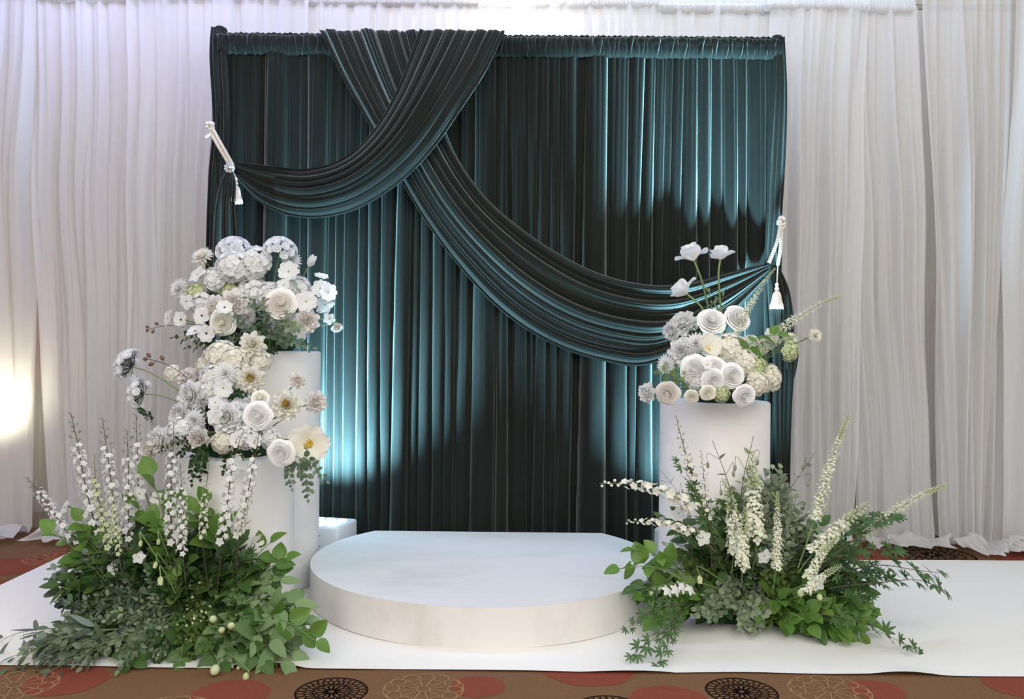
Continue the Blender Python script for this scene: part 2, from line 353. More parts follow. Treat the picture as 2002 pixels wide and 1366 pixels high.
sheer('white sheer drape left of the velvet backdrop, behind the bunches of white flowers', (255, 600), (235, 560), 4.50, ZT, 13, folds=11, pool=.20)
sheer('white sheer drape with a violet tinge showing above the crossed velvet swags', (520, 945), (520, 930), 4.56, ZT, 14, folds=9, pool=.1)
sheer('brightly lit white sheer drape right of the slit above the velvet knot', (938, 1290), (930, 1280), 4.52, ZT-.01, 15, folds=9, pool=.1)
sheer('white sheer drape showing above the teal gathered header of the backdrop', (1240, 1560), (1240, 1600), 4.56, ZT-.02, 16, folds=10, pool=.1)
sheer('white sheer drape just right of the velvet backdrop', (1500, 1700), (1500, 1662), 4.50, ZT-.02, 17, folds=11, pool=.2)
sheer('white sheer drape left of the dark gap at the corner, spreading on the carpet', (1640, 1792), (1676, 1836), 4.54, ZT-.02, 18, folds=13, pool=.34)
sheer('thin white sheer drape at the corner where two rods meet', (1765, 1905), (1740, 1835), 4.66, ZT+.03, 19, 'voile', folds=9, pool=.05)
sheer('wide white sheer drape right of the dark gap, pooling beside the paper runner', (1800, 2085), (1852, 1990), 4.50, ZT+.07, 20, folds=9, pool=.46, amp=.04)
sheer('white sheer drape cut by the right edge of the photo', (1985, 2300), (1960, 2330), 4.42, ZT+.09, 21, folds=7, pool=.36, amp=.045)
# pipe stands that carry them
def cyl(name, p, q, r, mat, parent=None, sides=16):
    m = MB(); m.tube([p, q], r, sides); return obj(name, m.mesh(name, mat), parent)
dr = thing('drape_rod', 'long steel drape rod running through the pockets of the white sheer drapes', 'curtain rod', (0, 4.6, 0))
dr_b = MB(); dr_b.tube([(-3.6, -.03, ZT-.01), (3.9, -.03, ZT+.0)], .016, 12)
obj('rod', dr_b.mesh('rod', M['metal']), dr)
for x in (-3.5, -.2, 3.7): cyl('upright', (x, .11, .012), (x, .11, ZT+.06), .02, M['metal'], dr); 
for x in (-3.5, -.2, 3.7):
    m = MB(); m.box((x-.18, 0.02, 0), (x+.18, .38, .012)); obj('base_plate', m.mesh('base_plate', M['metal'], False), dr)

# ---------------------------------------------------------------- velvet backdrop
YV = 4.25
XL, XR = at(420, 300, YV)[0], at(1524, 300, YV)[0]
def ztopv(px): return at(px, 66+(px-430)*.0085, YV)[2]
ZV = ztopv(1000)
fr = thing('backdrop_frame', 'velvet wrapped steel frame that carries the dark green backdrop, post tops sticking up', 'frame', (0, YV, 0))
def velvet_post(x, ztop, lean):
    m = MB(); n = 30; a = np.arange(28)*2*math.pi/28; zz = np.concatenate([np.linspace(.0, ztop-.03, n), ztop-.03+.03*np.sin(np.linspace(.3, 1.5, 5))])
    rr = np.concatenate([np.full(n, .034), .034*np.cos(np.linspace(.2, 1.5, 5))])
    P = np.stack([x+rr[:, None]*np.cos(a)*(1+.09*np.sin(a*5+zz[:, None]*3)), .03+rr[:, None]*np.sin(a)*(1+.09*np.sin(a*6)), zz[:, None]+0*a], -1)
    m.grid(P, 0, True); return obj('post', m.mesh('post', M['velvet']), fr)
velvet_post(XL+.01, at(420, 46, YV)[2], 0); velvet_post(XR-.01, at(1524, 64, YV)[2], 0)
cyl('crossbar', (XL, .03, ZV-.03), (XR, .03, ZV-.03), .018, M['metal'], fr)
for x in (XL, XR):
    m = MB(); m.box((x-.15, -.1, 0), (x+.15, .24, .010)); obj('base_plate', m.mesh('base_plate', M['metal'], False), fr)

def groove_set(rs, x0, x1, lo, hi):
    g = [x0]
    while g[-1] < x1: g.append(g[-1]+rs.uniform(lo, hi)**1)
    return np.array(g)
def tubes(u, g):
    """rounded folds between sharp grooves g; returns height 0..1 and fold width at u"""
    i = np.clip(np.searchsorted(g, u)-1, 0, len(g)-2); wd = g[i+1]-g[i]; t = (u-g[i])/wd
    return np.sqrt(np.clip(4*t*(1-t), 0, 1)), wd, i
def curtain(label, px0, px1, seed, loose=.0):
    rs = np.random.RandomState(seed); x0, x1 = at(px0, 500, YV)[0], at(px1, 500, YV)[0]
    ztop = ztopv((px0+px1)/2)-.115
    nr, nc = 100, int((x1-x0)/.0032)
    u = np.linspace(x0, x1, nc); G = groove_set(rs, x0-.03, x1, .035, .115); G2 = groove_set(rs, x0-.03, x1, .022, .042)
    dj = rs.uniform(-.03, .03, len(G)); Z = []
    am = rs.uniform(.5, 1.25, len(G))
    for k in range(nr):
        d = k/(nr-1)
        gk = np.sort(G+dj*d); tb, wd, i = tubes(u, gk); tf, wf, _ = tubes(u, G2)
        mixt = math.exp(-d*3.2)
        h = (tb*wd*.72*am[i])*(1-mixt*.55)+tf*wf*.38*mixt
        h = h+.012*smooth_noise(u+d*.25, seed+7, 7)*d+.007*smooth_noise(u*1.0+d*.5, seed+8, 23)*d
        Z.append(np.stack([u+.018*math.sin(d*2.4)*smooth_noise(u, seed+2, 4), YV-h, np.full(nc, (ztop+.035)*(1-d)+.004)], -1))
    # last rows break on the floor
    P = np.array(Z); m = MB(); m.grid(P[:, ::-1])
    o = thing('velvet_curtain', label, 'curtain', (float((x0+x1)/2), YV, 0), 'gathered velvet curtains of the backdrop')
    def loc(me): me.transform(Matrix.Translation((-o.location.x, -YV, 0))); return me
    obj('cloth', loc(m.mesh('cloth', M['velvet'])), o)
    # gathered rod pocket: bulges forward around the bar, a frill stands up above it
    h = MB(); n2 = int((x1-x0)/.0028); s = np.linspace(x0, x1, n2)[None, :]; G3 = groove_set(rs, x0-.02, x1, .012, .036)
    tb, wd, _ = tubes(s[0], G3); tb = tb[None]; wd = wd[None]
    th = np.linspace(0, 1, 14)[:, None]
    zt = np.array([ztopv(CX+F*xx/YV) for xx in s[0]])[None]
    zz = zt-.012-th*(zt-.012-ztop)
    prof = np.sin(np.clip(th, 0, 1)*math.pi)**.5*.040
    twist = .6*np.sin(s*90+th*4)*wd
    yy = YV-.010-prof-(tb*wd*.85+.006)*(.5+.9*np.abs(th-.5))
    h.grid(np.stack([s+twist*.3+0*th, yy, zz+0*s], -1)[:, ::-1])
    obj('header', loc(h.mesh('header', M['velvet'])), o)
    f = MB(); th = np.linspace(-.9, 2.2, 7)[:, None]; rr = .014*(1+.10*np.sin(s*520)+.14*np.sin(s*230+1)+.1*np.sin(s*77))
    f.grid(np.stack([s+0*th, YV-.005-rr*np.cos(th), zt-.012+.5*rr*np.sin(th)+rr*.6], -1)[:, ::-1])
    obj('frill', loc(f.mesh('frill', M['velvet'])), o)
    return o
curtain('dark green velvet curtain, left half of the backdrop, glowing teal behind the flowers', 424, 872, 31)
curtain('dark green velvet curtain, right half of the backdrop, teal at its gathered top', 868, 1520, 36)

# side folds that wrap each post and are drawn in by the tie-backs, and the tails below them
def ribbon(edge_a, edge_b, Ya, Yb, n, seed, lo, hi, amp, bulge=.0, nc=None, fine=0.):
    """cloth between two edge curves given in photo px; folds run along it"""
    A = cr_spline(edge_a, n); B = cr_spline(edge_b, n)
    Yl = cr_spline([[y, 0] for y in Ya], n)[:, 0] if hasattr(Ya, '__len__') else np.full(n, Ya)
    rs = np.random.RandomState(seed); G = groove_set(rs, -.02, 1, lo, hi); G[-1] = max(G[-1], 1.01); dj = rs.uniform(-.3, .3, len(G))*lo; G2 = groove_set(rs, -.04, 1.03, lo*.5, lo*1.1)
    am = rs.uniform(.6, 1.2, len(G))
    nc = nc or 160; s = np.linspace(0, 1, nc); P = []
    for k in range(n):
        t = k/(n-1); a = at(A[k, 0], A[k, 1], Yl[k]); b_ = at(B[k, 0], B[k, 1], Yl[k])
        tb, wd, i = tubes(s, np.sort(G+dj*math.sin(t*3)))
        wdt = np.linalg.norm(b_-a); tb2, wd2, i2 = tubes(s, G2+.01*math.sin(t*5)); tb = tb*(1-fine)+0; fa = fine*(1+1.5*(1-t)**3)
        base = a[None]+(b_-a)[None]*s[:, None]
        base[:, 1] -= tb*wd*am[i]*np.minimum(wdt, .5)*amp*1.5+tb2*wd2*min(wdt, .5)*amp*1.6*fa+bulge*np.sin(s*math.pi)*math.sin(min(1, t*1.2)*math.pi)**.6
        P.append(base)
    return np.array(P)
def cloth(P, flip=False):
    m = MB(); m.grid(P[:, ::-1] if not flip else P); return m
sides = thing('side_drape', 'narrow dark green velvet fold wrapped round the left post of the backdrop', 'drape', (XL, YV, 0), 'velvet folds at the posts')
def local(m, o, name):
    me = m.mesh(name, M['velvet']); me.transform(Matrix.Translation(-o.location)); return me
P = ribbon([(413, 52), (410, 110), (416, 240), (408, 340), (403, 480), (402, 620), (402, 900)], [(436, 60), (446, 110), (452, 240), (446, 330), (440, 480), (440, 640), (440, 900)], [4.24, 4.20, 4.19, 4.16, 4.16, 4.18, 4.2], 0, 60, 5, .14, .3, .5)
obj('cloth', local(cloth(P), sides, 'cloth'), sides)
sides2 = thing('side_drape', 'narrow dark green velvet fold wrapped round the right post of the backdrop', 'drape', (XR, YV, 0), 'velvet folds at the posts')
P = ribbon([(1512, 82), (1508, 200), (1500, 330), (1497, 430), (1492, 560), (1490, 760), (1490, 1010)], [(1533, 72), (1537, 180), (1534, 300), (1527, 430), (1521, 520), (1545, 640), (1532, 1010)], [4.21, 4.19, 4.19, 4.18, 4.18, 4.20, 4.20], 0, 60, 8, .14, .3, .5)
obj('cloth', local(cloth(P), sides2, 'cloth'), sides2)

def swag(label, up, lo_, Y, seed, sag, parts):
    o = thing('velvet_swag', label, 'drape', (float(at(up[0][0], 66, YV)[0]), YV, 0), 'velvet swags crossing the backdrop')
    P = ribbon(lo_, up, Y, 0, 110, seed, *parts, bulge=sag, nc=560, fine=.27)
    # carry the cloth over the bar at the top
    top = P[0]; n = 6; over = []
    for k in range(n, 0, -1):
        a = k/n*math.pi*.9; q = top.copy(); r = (YV+.02-top[:, 1])
        q[:, 1] = YV+.02-r*np.cos(a); q[:, 2] = top[:, 2]+.012*np.sin(a)-(.0 if k < n else .05); over.append(q)
    P = np.concatenate([np.array(over), P])
    m = MB(); m.grid(P); me = m.mesh('drape', M['velvet']); me.transform(Matrix.Translation(-o.location))
    c = obj('drape', me, o)
    sm = c.modifiers.new('thick', 'SOLIDIFY'); sm.thickness = .004; sm.offset = 1
    return o
swB = swag('green velvet swag falling from the top centre down to the right tie-back, folds teal edged',
    [(822, 66), (836, 130), (858, 215), (888, 296), (940, 375), (1005, 436), (1090, 495), (1180, 538), (1270, 557), (1350, 553), (1430, 532), (1515, 513)],
    [(628, 64), (668, 150), (714, 230), (766, 322), (830, 430), (898, 522), (978, 606), (1070, 668), (1170, 704), (1270, 711), (1400, 640), (1517, 523)],
    [4.185, 4.17, 4.15, 4.14, 4.135, 4.14, 4.15, 4.16, 4.165, 4.165, 4.165, 4.17], 43, .045, (.05, .17, .62))
swA = swag('green velvet swag sweeping from the top centre to the left tie-back over the other one',
    [(822, 64), (800, 122), (772, 190), (728, 262), (672, 312), (600, 332), (520, 324), (449, 316)],
    [(986, 66), (950, 140), (904, 212), (846, 294), (776, 362), (690, 412), (600, 426), (520, 402), (452, 336)],
    [4.15, 4.10, 4.05, 4.03, 4.04, 4.06, 4.09, 4.13], 47, .07, (.05, .17, .62))
P = ribbon([(449, 328), (432, 350), (420, 400), (416, 460), (412, 560), (408, 700)], [(455, 330), (464, 360), (464, 400), (468, 450), (476, 560), (480, 700)], [4.12, 4.08, 4.07, 4.08, 4.10, 4.13], 0, 40, 12, .12, .3, .8)
me = cloth(P).mesh('tail', M['velvet']); me.transform(Matrix.Translation(-swA.location)); obj('tail', me, swA)
P = ribbon([(1508, 518), (1506, 570), (1508, 680), (1512, 800), (1516, 960)], [(1522, 518), (1546, 580), (1553, 700), (1548, 800), (1544, 960)], [4.15, 4.12, 4.10, 4.12, 4.15], 0, 40, 13, .14, .3, .5)
me = cloth(P).mesh('tail', M['velvet']); me.transform(Matrix.Translation(-swB.location)); obj('tail', me, swB)
P = ribbon([(1530, 668), (1534, 700), (1540, 728), (1546, 752)], [(1552, 660), (1560, 690), (1556, 725), (1548, 753)], 4.09, 0, 24, 17, .2, .4, .5)
me = cloth(P).mesh('tail', M['velvet']); me.transform(Matrix.Translation(-swB.location)); obj('tail', me, swB)

# tie-backs: twisted cord, knot at the hook, tassel
def cord(path, r, strands=2, turns=None):
    m = MB(); P = cr_spline(path, 60); T = np.gradient(P, axis=0); L = np.linalg.norm(T, axis=1).sum(); T /= np.linalg.norm(T, axis=1)[:, None]
    U = np.cross(T, [0, 1., 0]); U /= np.linalg.norm(U, axis=1)[:, None]; W = np.cross(T, U); turns = L/.022
    P = cr_spline(P, 150); U = cr_spline(U, 150); W = cr_spline(W, 150)
    ph = np.linspace(0, turns*2*math.pi, 150)
    for k in range(strands):
        a = ph+k*2*math.pi/strands
        m.tube(P+(np.cos(a)[:, None]*U+np.sin(a)[:, None]*W)*r*.5, r*.62, 6)
    return m
def tassel_parts(o, c, ln, wd):
    m = MB(); m.lathe([(.001, 0), (.006, -.002), (.009, -.01), (.006, -.018), (.010, -.026), (.012, -.034), (.007, -.040)], 14, c)
    k = obj('tassel_head', m.mesh('tassel_head', M['tassel']), o)
    s = MB(); n = 60; a = np.arange(n)*2*math.pi/n; zz = np.linspace(0, 1, 9)
    j = 1+.10*np.sin(a*15)+.06*np.sin(a*7+1)
    rad = .008+(wd-.008)*zz**.55*(1+.10*np.sin(zz*9)); rad[-1] *= .97
    Pp = np.stack([c[0]+rad[:, None]*np.cos(a)*j, c[1]+rad[:, None]*np.sin(a)*j, c[2]-.040-zz[:, None]*ln*(1+.03*np.sin(a*11))], -1)
    s.grid(Pp, 0, True); s.add(Pp[-1], [list(range(n))]); obj('tassel_fringe', s.mesh('tassel_fringe', M['tassel']), o)
def tieback(label, hook, knot, knot2, tas, Y, brooch):
    h = at(*hook, Y); a = at(*knot, Y-.03); b2 = at(*knot2, Y-.03); o = thing('curtain_tieback', label, 'tieback', tuple(map(float, h)), 'cream cord tie-backs of the velvet swags')
    H = o.location
    def lm(m, nm, mt): me = m.mesh(nm, M[mt]); me.transform(Matrix.Translation(-H)); return me
    mid = (h+a)/2
    obj('rope', lm(cord([h, mid+[.004, -.02, 0], a], .0085), 'rope', 'rope'), o)
    obj('rope', lm(cord([h-[.0, 0, .03], (h+b2)/2+[.0, -.02, -.012], b2], .0085), 'rope', 'rope'), o)
    k = MB(); t = np.linspace(0, 2*math.pi*2.1, 60)
    k.tube(np.stack([h[0]+.014*np.cos(t), h[1]+.012*np.sin(t*1.5), h[2]+.012*np.sin(t)-.02*t/13], 1), .008, 7)
    k.tube(np.stack([h[0]+.016*np.cos(t*.5)-.004, h[1]-.01+0*t, h[2]-.03-.035*np.abs(np.sin(t*.25))], 1), .006, 7)
    obj('knot', lm(k, 'knot', 'rope'), o)
    c = at(*tas, Y-.05); s = MB(); s.tube([b2, c], .003, 6); obj('string', lm(s, 'string', 'rope'), o)
    q = thing.__globals__['bpy'].data.objects.new('tassel', None); C.collection.objects.link(q); q.parent = o
    q.location = Vector(map(float, c))-H; tassel_parts(q, (0, 0, 0), .085, .030)
    if brooch:
        bc = at(*brooch, Y-.065); m = MB(); m.lathe([(.001, .012), (.010, .010), (.014, .004), (.022, .003), (.026, 0), (.022, -.003), (.001, -.003)], 24)
        for i in range(9): t_ = i*2*math.pi/9; m.ball((.022*math.cos(t_), .022*math.sin(t_), .003), .0055, n=5)
        me = m.mesh('brooch', M['crystal']); me.transform(Matrix.Rotation(R(90), 4, 'X')); me.transform(Matrix.Translation(Vector(map(float, bc))-H)); obj('brooch', me, o)
tieback('cream twisted cord tie-back with round crystal brooch and tassel on the left post', (411, 243), (455, 322), (446, 318), (461, 346), 4.14, (449, 328))
tieback('cream twisted cord tie-back with tassel on the right post of the backdrop', (1528, 428), (1504, 512), (1521, 518), (1519, 552), 4.14, None)

# ---------------------------------------------------------------- platform, runner, pillars, light box
rn = MB(); x0, x1, y0, y1 = -2.15, 3.4, 2.695, 4.20
nx, ny = 200, 24; X, Yg = np.meshgrid(np.linspace(x0, x1, nx), np.linspace(0, 1, ny))
yf = y0+.008*smooth_noise(X, 3, 5); yb = y1+.02*smooth_noise(X, 4, 3)
lift = np.exp(-Yg*60)*np.clip(smooth_noise(X, 9, 6)-.25, 0, None)*.028
Zg = .004+lift+.0015*(1+smooth_noise(X*2+Yg*2, 5, 3))
top = np.stack([X, yf+(yb-yf)*Yg, Zg], -1); rn.grid(top)
tag(obj('paper_runner', rn.mesh('paper_runner', M['runner'])), 'wide glossy white runner laid over the patterned carpet under platform and pillars', 'runner')

pc, pr, ph = np.array([-.104, 3.6]), .72, .147
half = math.asin(.66); a0 = math.pi/2-math.acos(.66)
ang = np.linspace(math.pi-a0, 2*math.pi+a0, 120)
ring = np.stack([pc[0]+pr*np.cos(ang), pc[1]+pr*np.sin(ang)], 1)
pl = thing('round_platform', 'low round white platform with a straight back edge, scuffed paint', 'platform', (float(pc[0]), float(pc[1]), .006))
tp = MB(); n = len(ring); r2 = ring-pc
tp.add(np.concatenate([np.c_[r2, np.full(n, ph-.006)]]), [list(range(n))])
inn = r2*.997
obj('deck', tp.mesh('deck', M['deck'], False), pl)
sd = MB(); zs = [0, ph-.010, ph-.0061]; sc = [1, 1, .9985]
ringc = np.vstack([r2, r2[:1]]); sd.grid(np.array([np.c_[ringc*q, np.full(n+1, z)] for z, q in zip(zs, sc)]))
obj('side', sd.mesh('side', M['deckside'], True), pl)
sh = pl.children[1].data; 
def pillar(label, px, X, Y, r, h):
    o = thing('pillar', label, 'pillar', (X, Y, .007), 'white round display pillars')
    m = MB(); rr = r; prof = [(rr, 0), (rr, h-.012), (rr-.003, h-.007)]; m.lathe(prof, 96)
    obj('shaft', m.mesh('shaft', M['pillar']), o)
    t = MB(); t.lathe([(rr-.003, h-.007), (rr-.008, h-.004), (.001, h-.004)], 96); obj('top', t.mesh('top', M['pillar']), o)
    return o
pillar('tall white round pillar at left, next to the platform, flowers on its top', 0, -1.055, 3.70, .22, 1.0)
pillar('shorter white round pillar at left, in front of the taller one', 0, -1.032, 3.22, .21, .612)
pillar('single white round pillar right of the platform', 0, .846, 3.55, .224, .812)

def lightbox(label, x, y, rz, group='LED light boxes on the floor'):
    o = thing('led_light_box', label, 'uplight', (x, y, .006), group); o.rotation_euler.z = rz
    m = MB(); w_, d_, h_ = .115, .11, .19
    def rrect(w1, d1, r1=.02, n1=5):
        pts = []
        for cx_, cy_, a_ in ((w1-r1, d1-r1, 0), (-w1+r1, d1-r1, 90), (-w1+r1, -d1+r1, 180), (w1-r1, -d1+r1, 270)):
            for k in range(n1): t_ = R(a_+90*k/(n1-1)); pts.append((cx_+r1*math.cos(t_), cy_+r1*math.sin(t_)))
        return np.array(pts)
    rows = [(1, 0), (1, h_-.012), (.985, h_-.004), (.95, h_)]
    m.grid(np.array([np.c_[rrect(w_, d_)*q, np.full(20, z)] for q, z in rows]), 0, True)
    m.add(np.c_[rrect(w_, d_)*.95, np.full(20, h_)], [list(range(20))]); m.add(np.c_[rrect(w_, d_), np.full(20, 0)], [list(range(20))[::-1]])
    obj('housing', m.mesh('housing', M['whiteplastic']), o)
    for ix in (-1, 0, 1):
        for iy in (-1, 0, 1):
            c = MB(); c.lathe([(.0205, h_-.001), (.0195, h_+.003), (.012, h_+.005), (.0005, h_+.006)], 16, (ix*.058, iy*.056, 0)); obj('lens', c.mesh('lens', M['lens']), o)
    e = MB()
    def arc(r_, a1, a2, wd, y_=-d_-.001):
        t_ = np.linspace(R(a1), R(a2), 8); P_ = np.array([[(q*math.cos(v), y_, .125+q*math.sin(v)) for v in t_] for q in (r_-wd/2, r_+wd/2)]); e.grid(P_)
    for a1 in (20, 110, 200, 290): arc(.019, a1+5, a1+45, .005)
    arc(.008, 0, 360, .0025)
    for sx in (-1, 1):
        for sz in (-1, 1): 
            t_ = np.linspace(0, 2*math.pi, 8, endpoint=False); e.add([(sx*.024+.003*math.cos(v), -d_-.001, .125+sz*.024+.003*math.sin(v)) for v in t_], [list(range(8))])
    obj('emblem', e.mesh('emblem', M['dark'], False), o)
    return o
bx = at(640, 1045, 3.93)
lightbox('white LED light box with lit lenses between the tall left pillar and the platform', -.872, 4.03, R(-14))

lightbox('white LED light box standing hidden behind the right pillar', .80, 3.90, R(8))
# ---------------------------------------------------------------- petals and leaves
def petal(m, L, W, e0, e1, az, base=(0, 0, 0), r0=0., cup=.3, ruf=0., notch=0., tip=.5, nu=5, nv=5, seed=0, T=None, k=3.0, rd=.10):
    """a petal leaving the axis at azimuth az; e0 -> e1 is its climb from base to tip (radians)"""
    u = np.linspace(0, 1, nu); v = np.linspace(-1, 1, nv)
    th = e0+(e1-e0)*u; du = L/(nu-1)
    r = r0+np.concatenate([[0], np.cumsum(np.cos((th[1:]+th[:-1])/2)*du)]); z = np.concatenate([[0], np.cumsum(np.sin((th[1:]+th[:-1])/2)*du)])
    w = W*np.sin(np.clip(u*.86+.10, 0, 1)*math.pi)**tip; w[0] = W*.22
    rs = random.Random(seed); p0 = rs.random()*6
    wave = ruf*L*np.sin(v[None]*k*2+p0)*u[:, None]**2
    cupd = cup*w[:, None]*v[None]**2+wave
    sh = -notch*L*(np.cos(v*math.pi*1.0)+1)[None]/2*(u[:, None]**6)-rd*L*(v[None]**4)*(u[:, None]**3) if notch else -rd*L*(v[None]**2)*(u[:, None]**3)
    X = r[:, None]+sh*np.cos(th)[:, None]-np.sin(th)[:, None]*cupd; Z = z[:, None]+sh*np.sin(th)[:, None]+np.cos(th)[:, None]*cupd; Y = w[:, None]*v[None]+0*X
    c, s = math.cos(az), math.sin(az)
    P = np.stack([X*c-Y*s+base[0], X*s+Y*c+base[1], Z+base[2]], -1)
    if T is not None: P = P@T[0].T+T[1]
    m.grid(P)
def wrap_petal(m, Rk, h, az, dphi, flare=0., inner=.35, seed=0, curl=.0, nu=7, nv=8, spiral=.0):
    """petal wrapped round the bud of a rose"""
    u = np.linspace(0, 1, nu)[:, None]; v = np.linspace(-1, 1, nv)[None]
    rr = Rk*(inner+(1-inner)*np.sin(u*math.pi*.5)**.9)+flare*u**4*(1-.3*v**2)+curl*u**5
    z = h*(u-.16*v**2*u**2)-flare*.55*u**8
    a = az+dphi*v*(.55+.45*np.sin(np.clip(u, .15, 1)*math.pi*.55))
    rs = random.Random(seed); rr = rr*(1+.03*np.sin(v*4+rs.random()*6)*u)+spiral*v
    m.grid(np.stack([rr*np.cos(a), rr*np.sin(a), z], -1))
def leaf(m, base, d, up, L, W, fold=.25, bend=.25, kind='ovate', nu=6, wav=0.):
    """leaf blade from base along d; up = side its face looks to"""
    Fm = frame(d, up); u = np.linspace(0, 1, nu)
    if kind == 'round': w = W*np.sqrt(np.clip(1-(2*u-1)**2, 0, 1)); w[0] = W*.12; w[-1] = W*.2
    elif kind == 'lance': w = W*np.sin(math.pi*u**.85)**.9
    else: w = W*np.sin(math.pi*u**.72)**.8*(1-.10*u)
    v = np.array([-1, -.5, 0, .5, 1.]); 
    th = -bend*u*1.6; dz = np.concatenate([[0], np.cumsum(np.cos((th[1:]+th[:-1])/2))])*L/(nu-1); dx = np.concatenate([[0], np.cumsum(np.sin((th[1:]+th[:-1])/2))])*L/(nu-1)
    X = dx[:, None]+fold*w[:, None]*np.abs(v)[None]+wav*L*np.sin(u*9)[:, None]*np.abs(v)[None]; Y = w[:, None]*v[None]; Z = dz[:, None]+0*X
    m.grid(np.stack([X, Y, Z], -1)@Fm.T+np.asarray(base))
def sph(rs, lo=0, hi=1):
    """directions spread over the upper hemisphere"""
    z = rs.uniform(lo, hi); a = rs.random()*2*math.pi; q = math.sqrt(1-z*z); return np.array([q*math.cos(a), q*math.sin(a), z])
def fib_dome(n, zmin):
    k = np.arange(n)+.5; z = 1-(1-zmin)*k/n; a = k*2.39996; q = np.sqrt(1-z*z); return np.stack([q*np.cos(a), q*np.sin(a), z], 1)
def sepals(m, r=.35, n=5, z=-.05):
    for k in range(n): petal(m, r, r*.3, -.2, .7, k*2*math.pi/n, (0, 0, z), nu=3, nv=3)

# every maker returns {part: (mesh builder, material)}; heads have radius 1 and look along +z, sprays have length 1 along +z
def k_rose(sd, mat='rosew'):
    rs = random.Random(sd); m = MB()
    u = np.linspace(0, 1, 40)[None, :]; q = np.linspace(0, 1, 4)[:, None]; aa = u*6*math.pi; rr = (.025+.20*u)*(.8+.26*q)
    m.grid(np.stack([rr*np.cos(aa), rr*np.sin(aa), .40+.46*q-.03*u+0*aa], -1)); m.lathe([(.24, .52), (.12, .72), (.001, .76)], 16)
    t = [(3, .28, .85, 1.3, .05), (3, .39, .79, 1.2, .07), (4, .51, .71, .98, .09), (4, .63, .60, .95, .12), (5, .75, .46, .85, .15), (5, .85, .29, .8, .20)]
    a = rs.random()*6
    for n, r_, h, dp, fl_ in t:
        for k in range(n): wrap_petal(m, r_, h*rs.uniform(.94, 1.04), a+k*2*math.pi/n+rs.uniform(-.15, .15), dp, fl_, .60, rs.random(), 0, spiral=.045)
        m.lathe([(r_*.5, h*.55), (r_*.94, h*.86)], 20); a += 1.1
    g = MB(); sepals(g, .4); return {'petals': (m, mat), 'sepals': (g, 'leaf')}
def k_peony(sd, mat='white', centre=None, full=1.0):
    """full ruffled bloom: peony, dahlia"""
    rs = random.Random(sd); m = MB()
    rings = [(5, .40, 1.45, 1.95), (6, .52, 1.30, 1.85), (7, .62, 1.12, 1.65), (8, .72, .92, 1.40), (9, .82, .70, 1.1), (9, .92, .42, .80), (8, 1.0, .15, .45), (7, 1.02, -.10, .10)]
    for n, L, e0, e1 in rings:
        a = rs.random()*6
        for k in range(n): petal(m, L*rs.uniform(.86, 1.08), L*.40*full, e0*rs.uniform(.9, 1.1), e1*rs.uniform(.85, 1.1), a+k*2*math.pi/n, (0, 0, .02), cup=.5, ruf=.075, notch=.07, tip=.34, nu=6, nv=7, seed=rs.random(), k=rs.uniform(2.5, 4.5), rd=.24)
    out = {'petals': (m, mat)}
    if centre:
        c = MB()
        for k in range(26): d = fib_dome(26, .55)[k]; petal(c, .30, .07, 1.2, 1.5, k*2.4, tuple(d*.22+[0, 0, .25]), nu=3, nv=3)
        out['centre'] = (c, centre)
    g = MB(); sepals(g, .4); out['sepals'] = (g, 'leaf'); return out
def k_mum(sd, mat='cream'):
    """pompon with many narrow curved petals"""
    rs = random.Random(sd); m = MB()
    for n, L, e0, e1 in ((8, .5, 1.3, 1.7), (12, .66, 1.05, 1.35), (16, .80, .75, 1.0), (18, .92, .40, .60), (18, 1.0, .05, .15), (14, 1.0, -.3, -.25)):
        a = rs.random()*6
        for k in range(n): petal(m, L*rs.uniform(.9, 1.05), .115*L, e0, e1, a+k*2*math.pi/n, cup=.8, tip=.45, nu=4, nv=3, seed=k)
    g = MB(); sepals(g, .35); return {'petals': (m, mat), 'sepals': (g, 'leaf')}
def k_hydrangea(sd, mat='white', n=78):
    rs = random.Random(sd); m = MB(); st = MB(); m.ball((0, 0, -.05), .62, (1, 1, .74), n=9)
    for d in fib_dome(n, -.25):
        d = d+np.array([rs.uniform(-.1, .1) for _ in range(3)]); d /= np.linalg.norm(d); R3 = frame(d, roll=rs.random()*6); c = d*np.array([.84, .84, .64])*rs.uniform(.82, 1.08)
        for k in range(4): petal(m, .235, .135, .1, .45, k*math.pi/2+rs.uniform(-.15, .15), cup=.25, ruf=.1, tip=.4, nu=3, nv=4, seed=rs.random(), T=(R3, c))
        st.tube([c*.15, c], .012, 4)
    return {'florets': (m, mat), 'stalks': (st, 'stem')}
def k_umbel(sd, mat='silkw', n=24):
    """lace umbel: white ruffled florets on dark spokes, hollow below"""
    rs = random.Random(sd); m = MB(); sp = MB()
    for d in fib_dome(n, .12):
        d = d+np.array([rs.uniform(-.1, .1) for _ in range(3)]); d /= np.linalg.norm(d); tip = d*np.array([.78, .78, .70]); R3 = frame(d, roll=rs.random()*6)
        sp.tube([np.array([0, 0, 0]), tip*.5+[0, 0, -.05], tip], [.022, .016, .012], 5)
        for q in range(3):
            sd_ = tip*.62+R3@np.array([.16*math.cos(q*2.1), .16*math.sin(q*2.1), .2]); sp.tube([tip*.6, sd_], .010, 4)
        for k in range(5): petal(m, .33, .19, .35, .8, k*2*math.pi/5, cup=.3, ruf=.12, notch=.15, tip=.4, nu=4, nv=5, seed=rs.random(), T=(R3, tip), k=4)
        for k in range(3): petal(m, .22, .12, .9, 1.2, k*2.1+.5, cup=.3, ruf=.1, tip=.4, nu=3, nv=4, seed=rs.random(), T=(R3, tip))
    return {'florets': (m, mat), 'spokes': (sp, 'darkstem')}
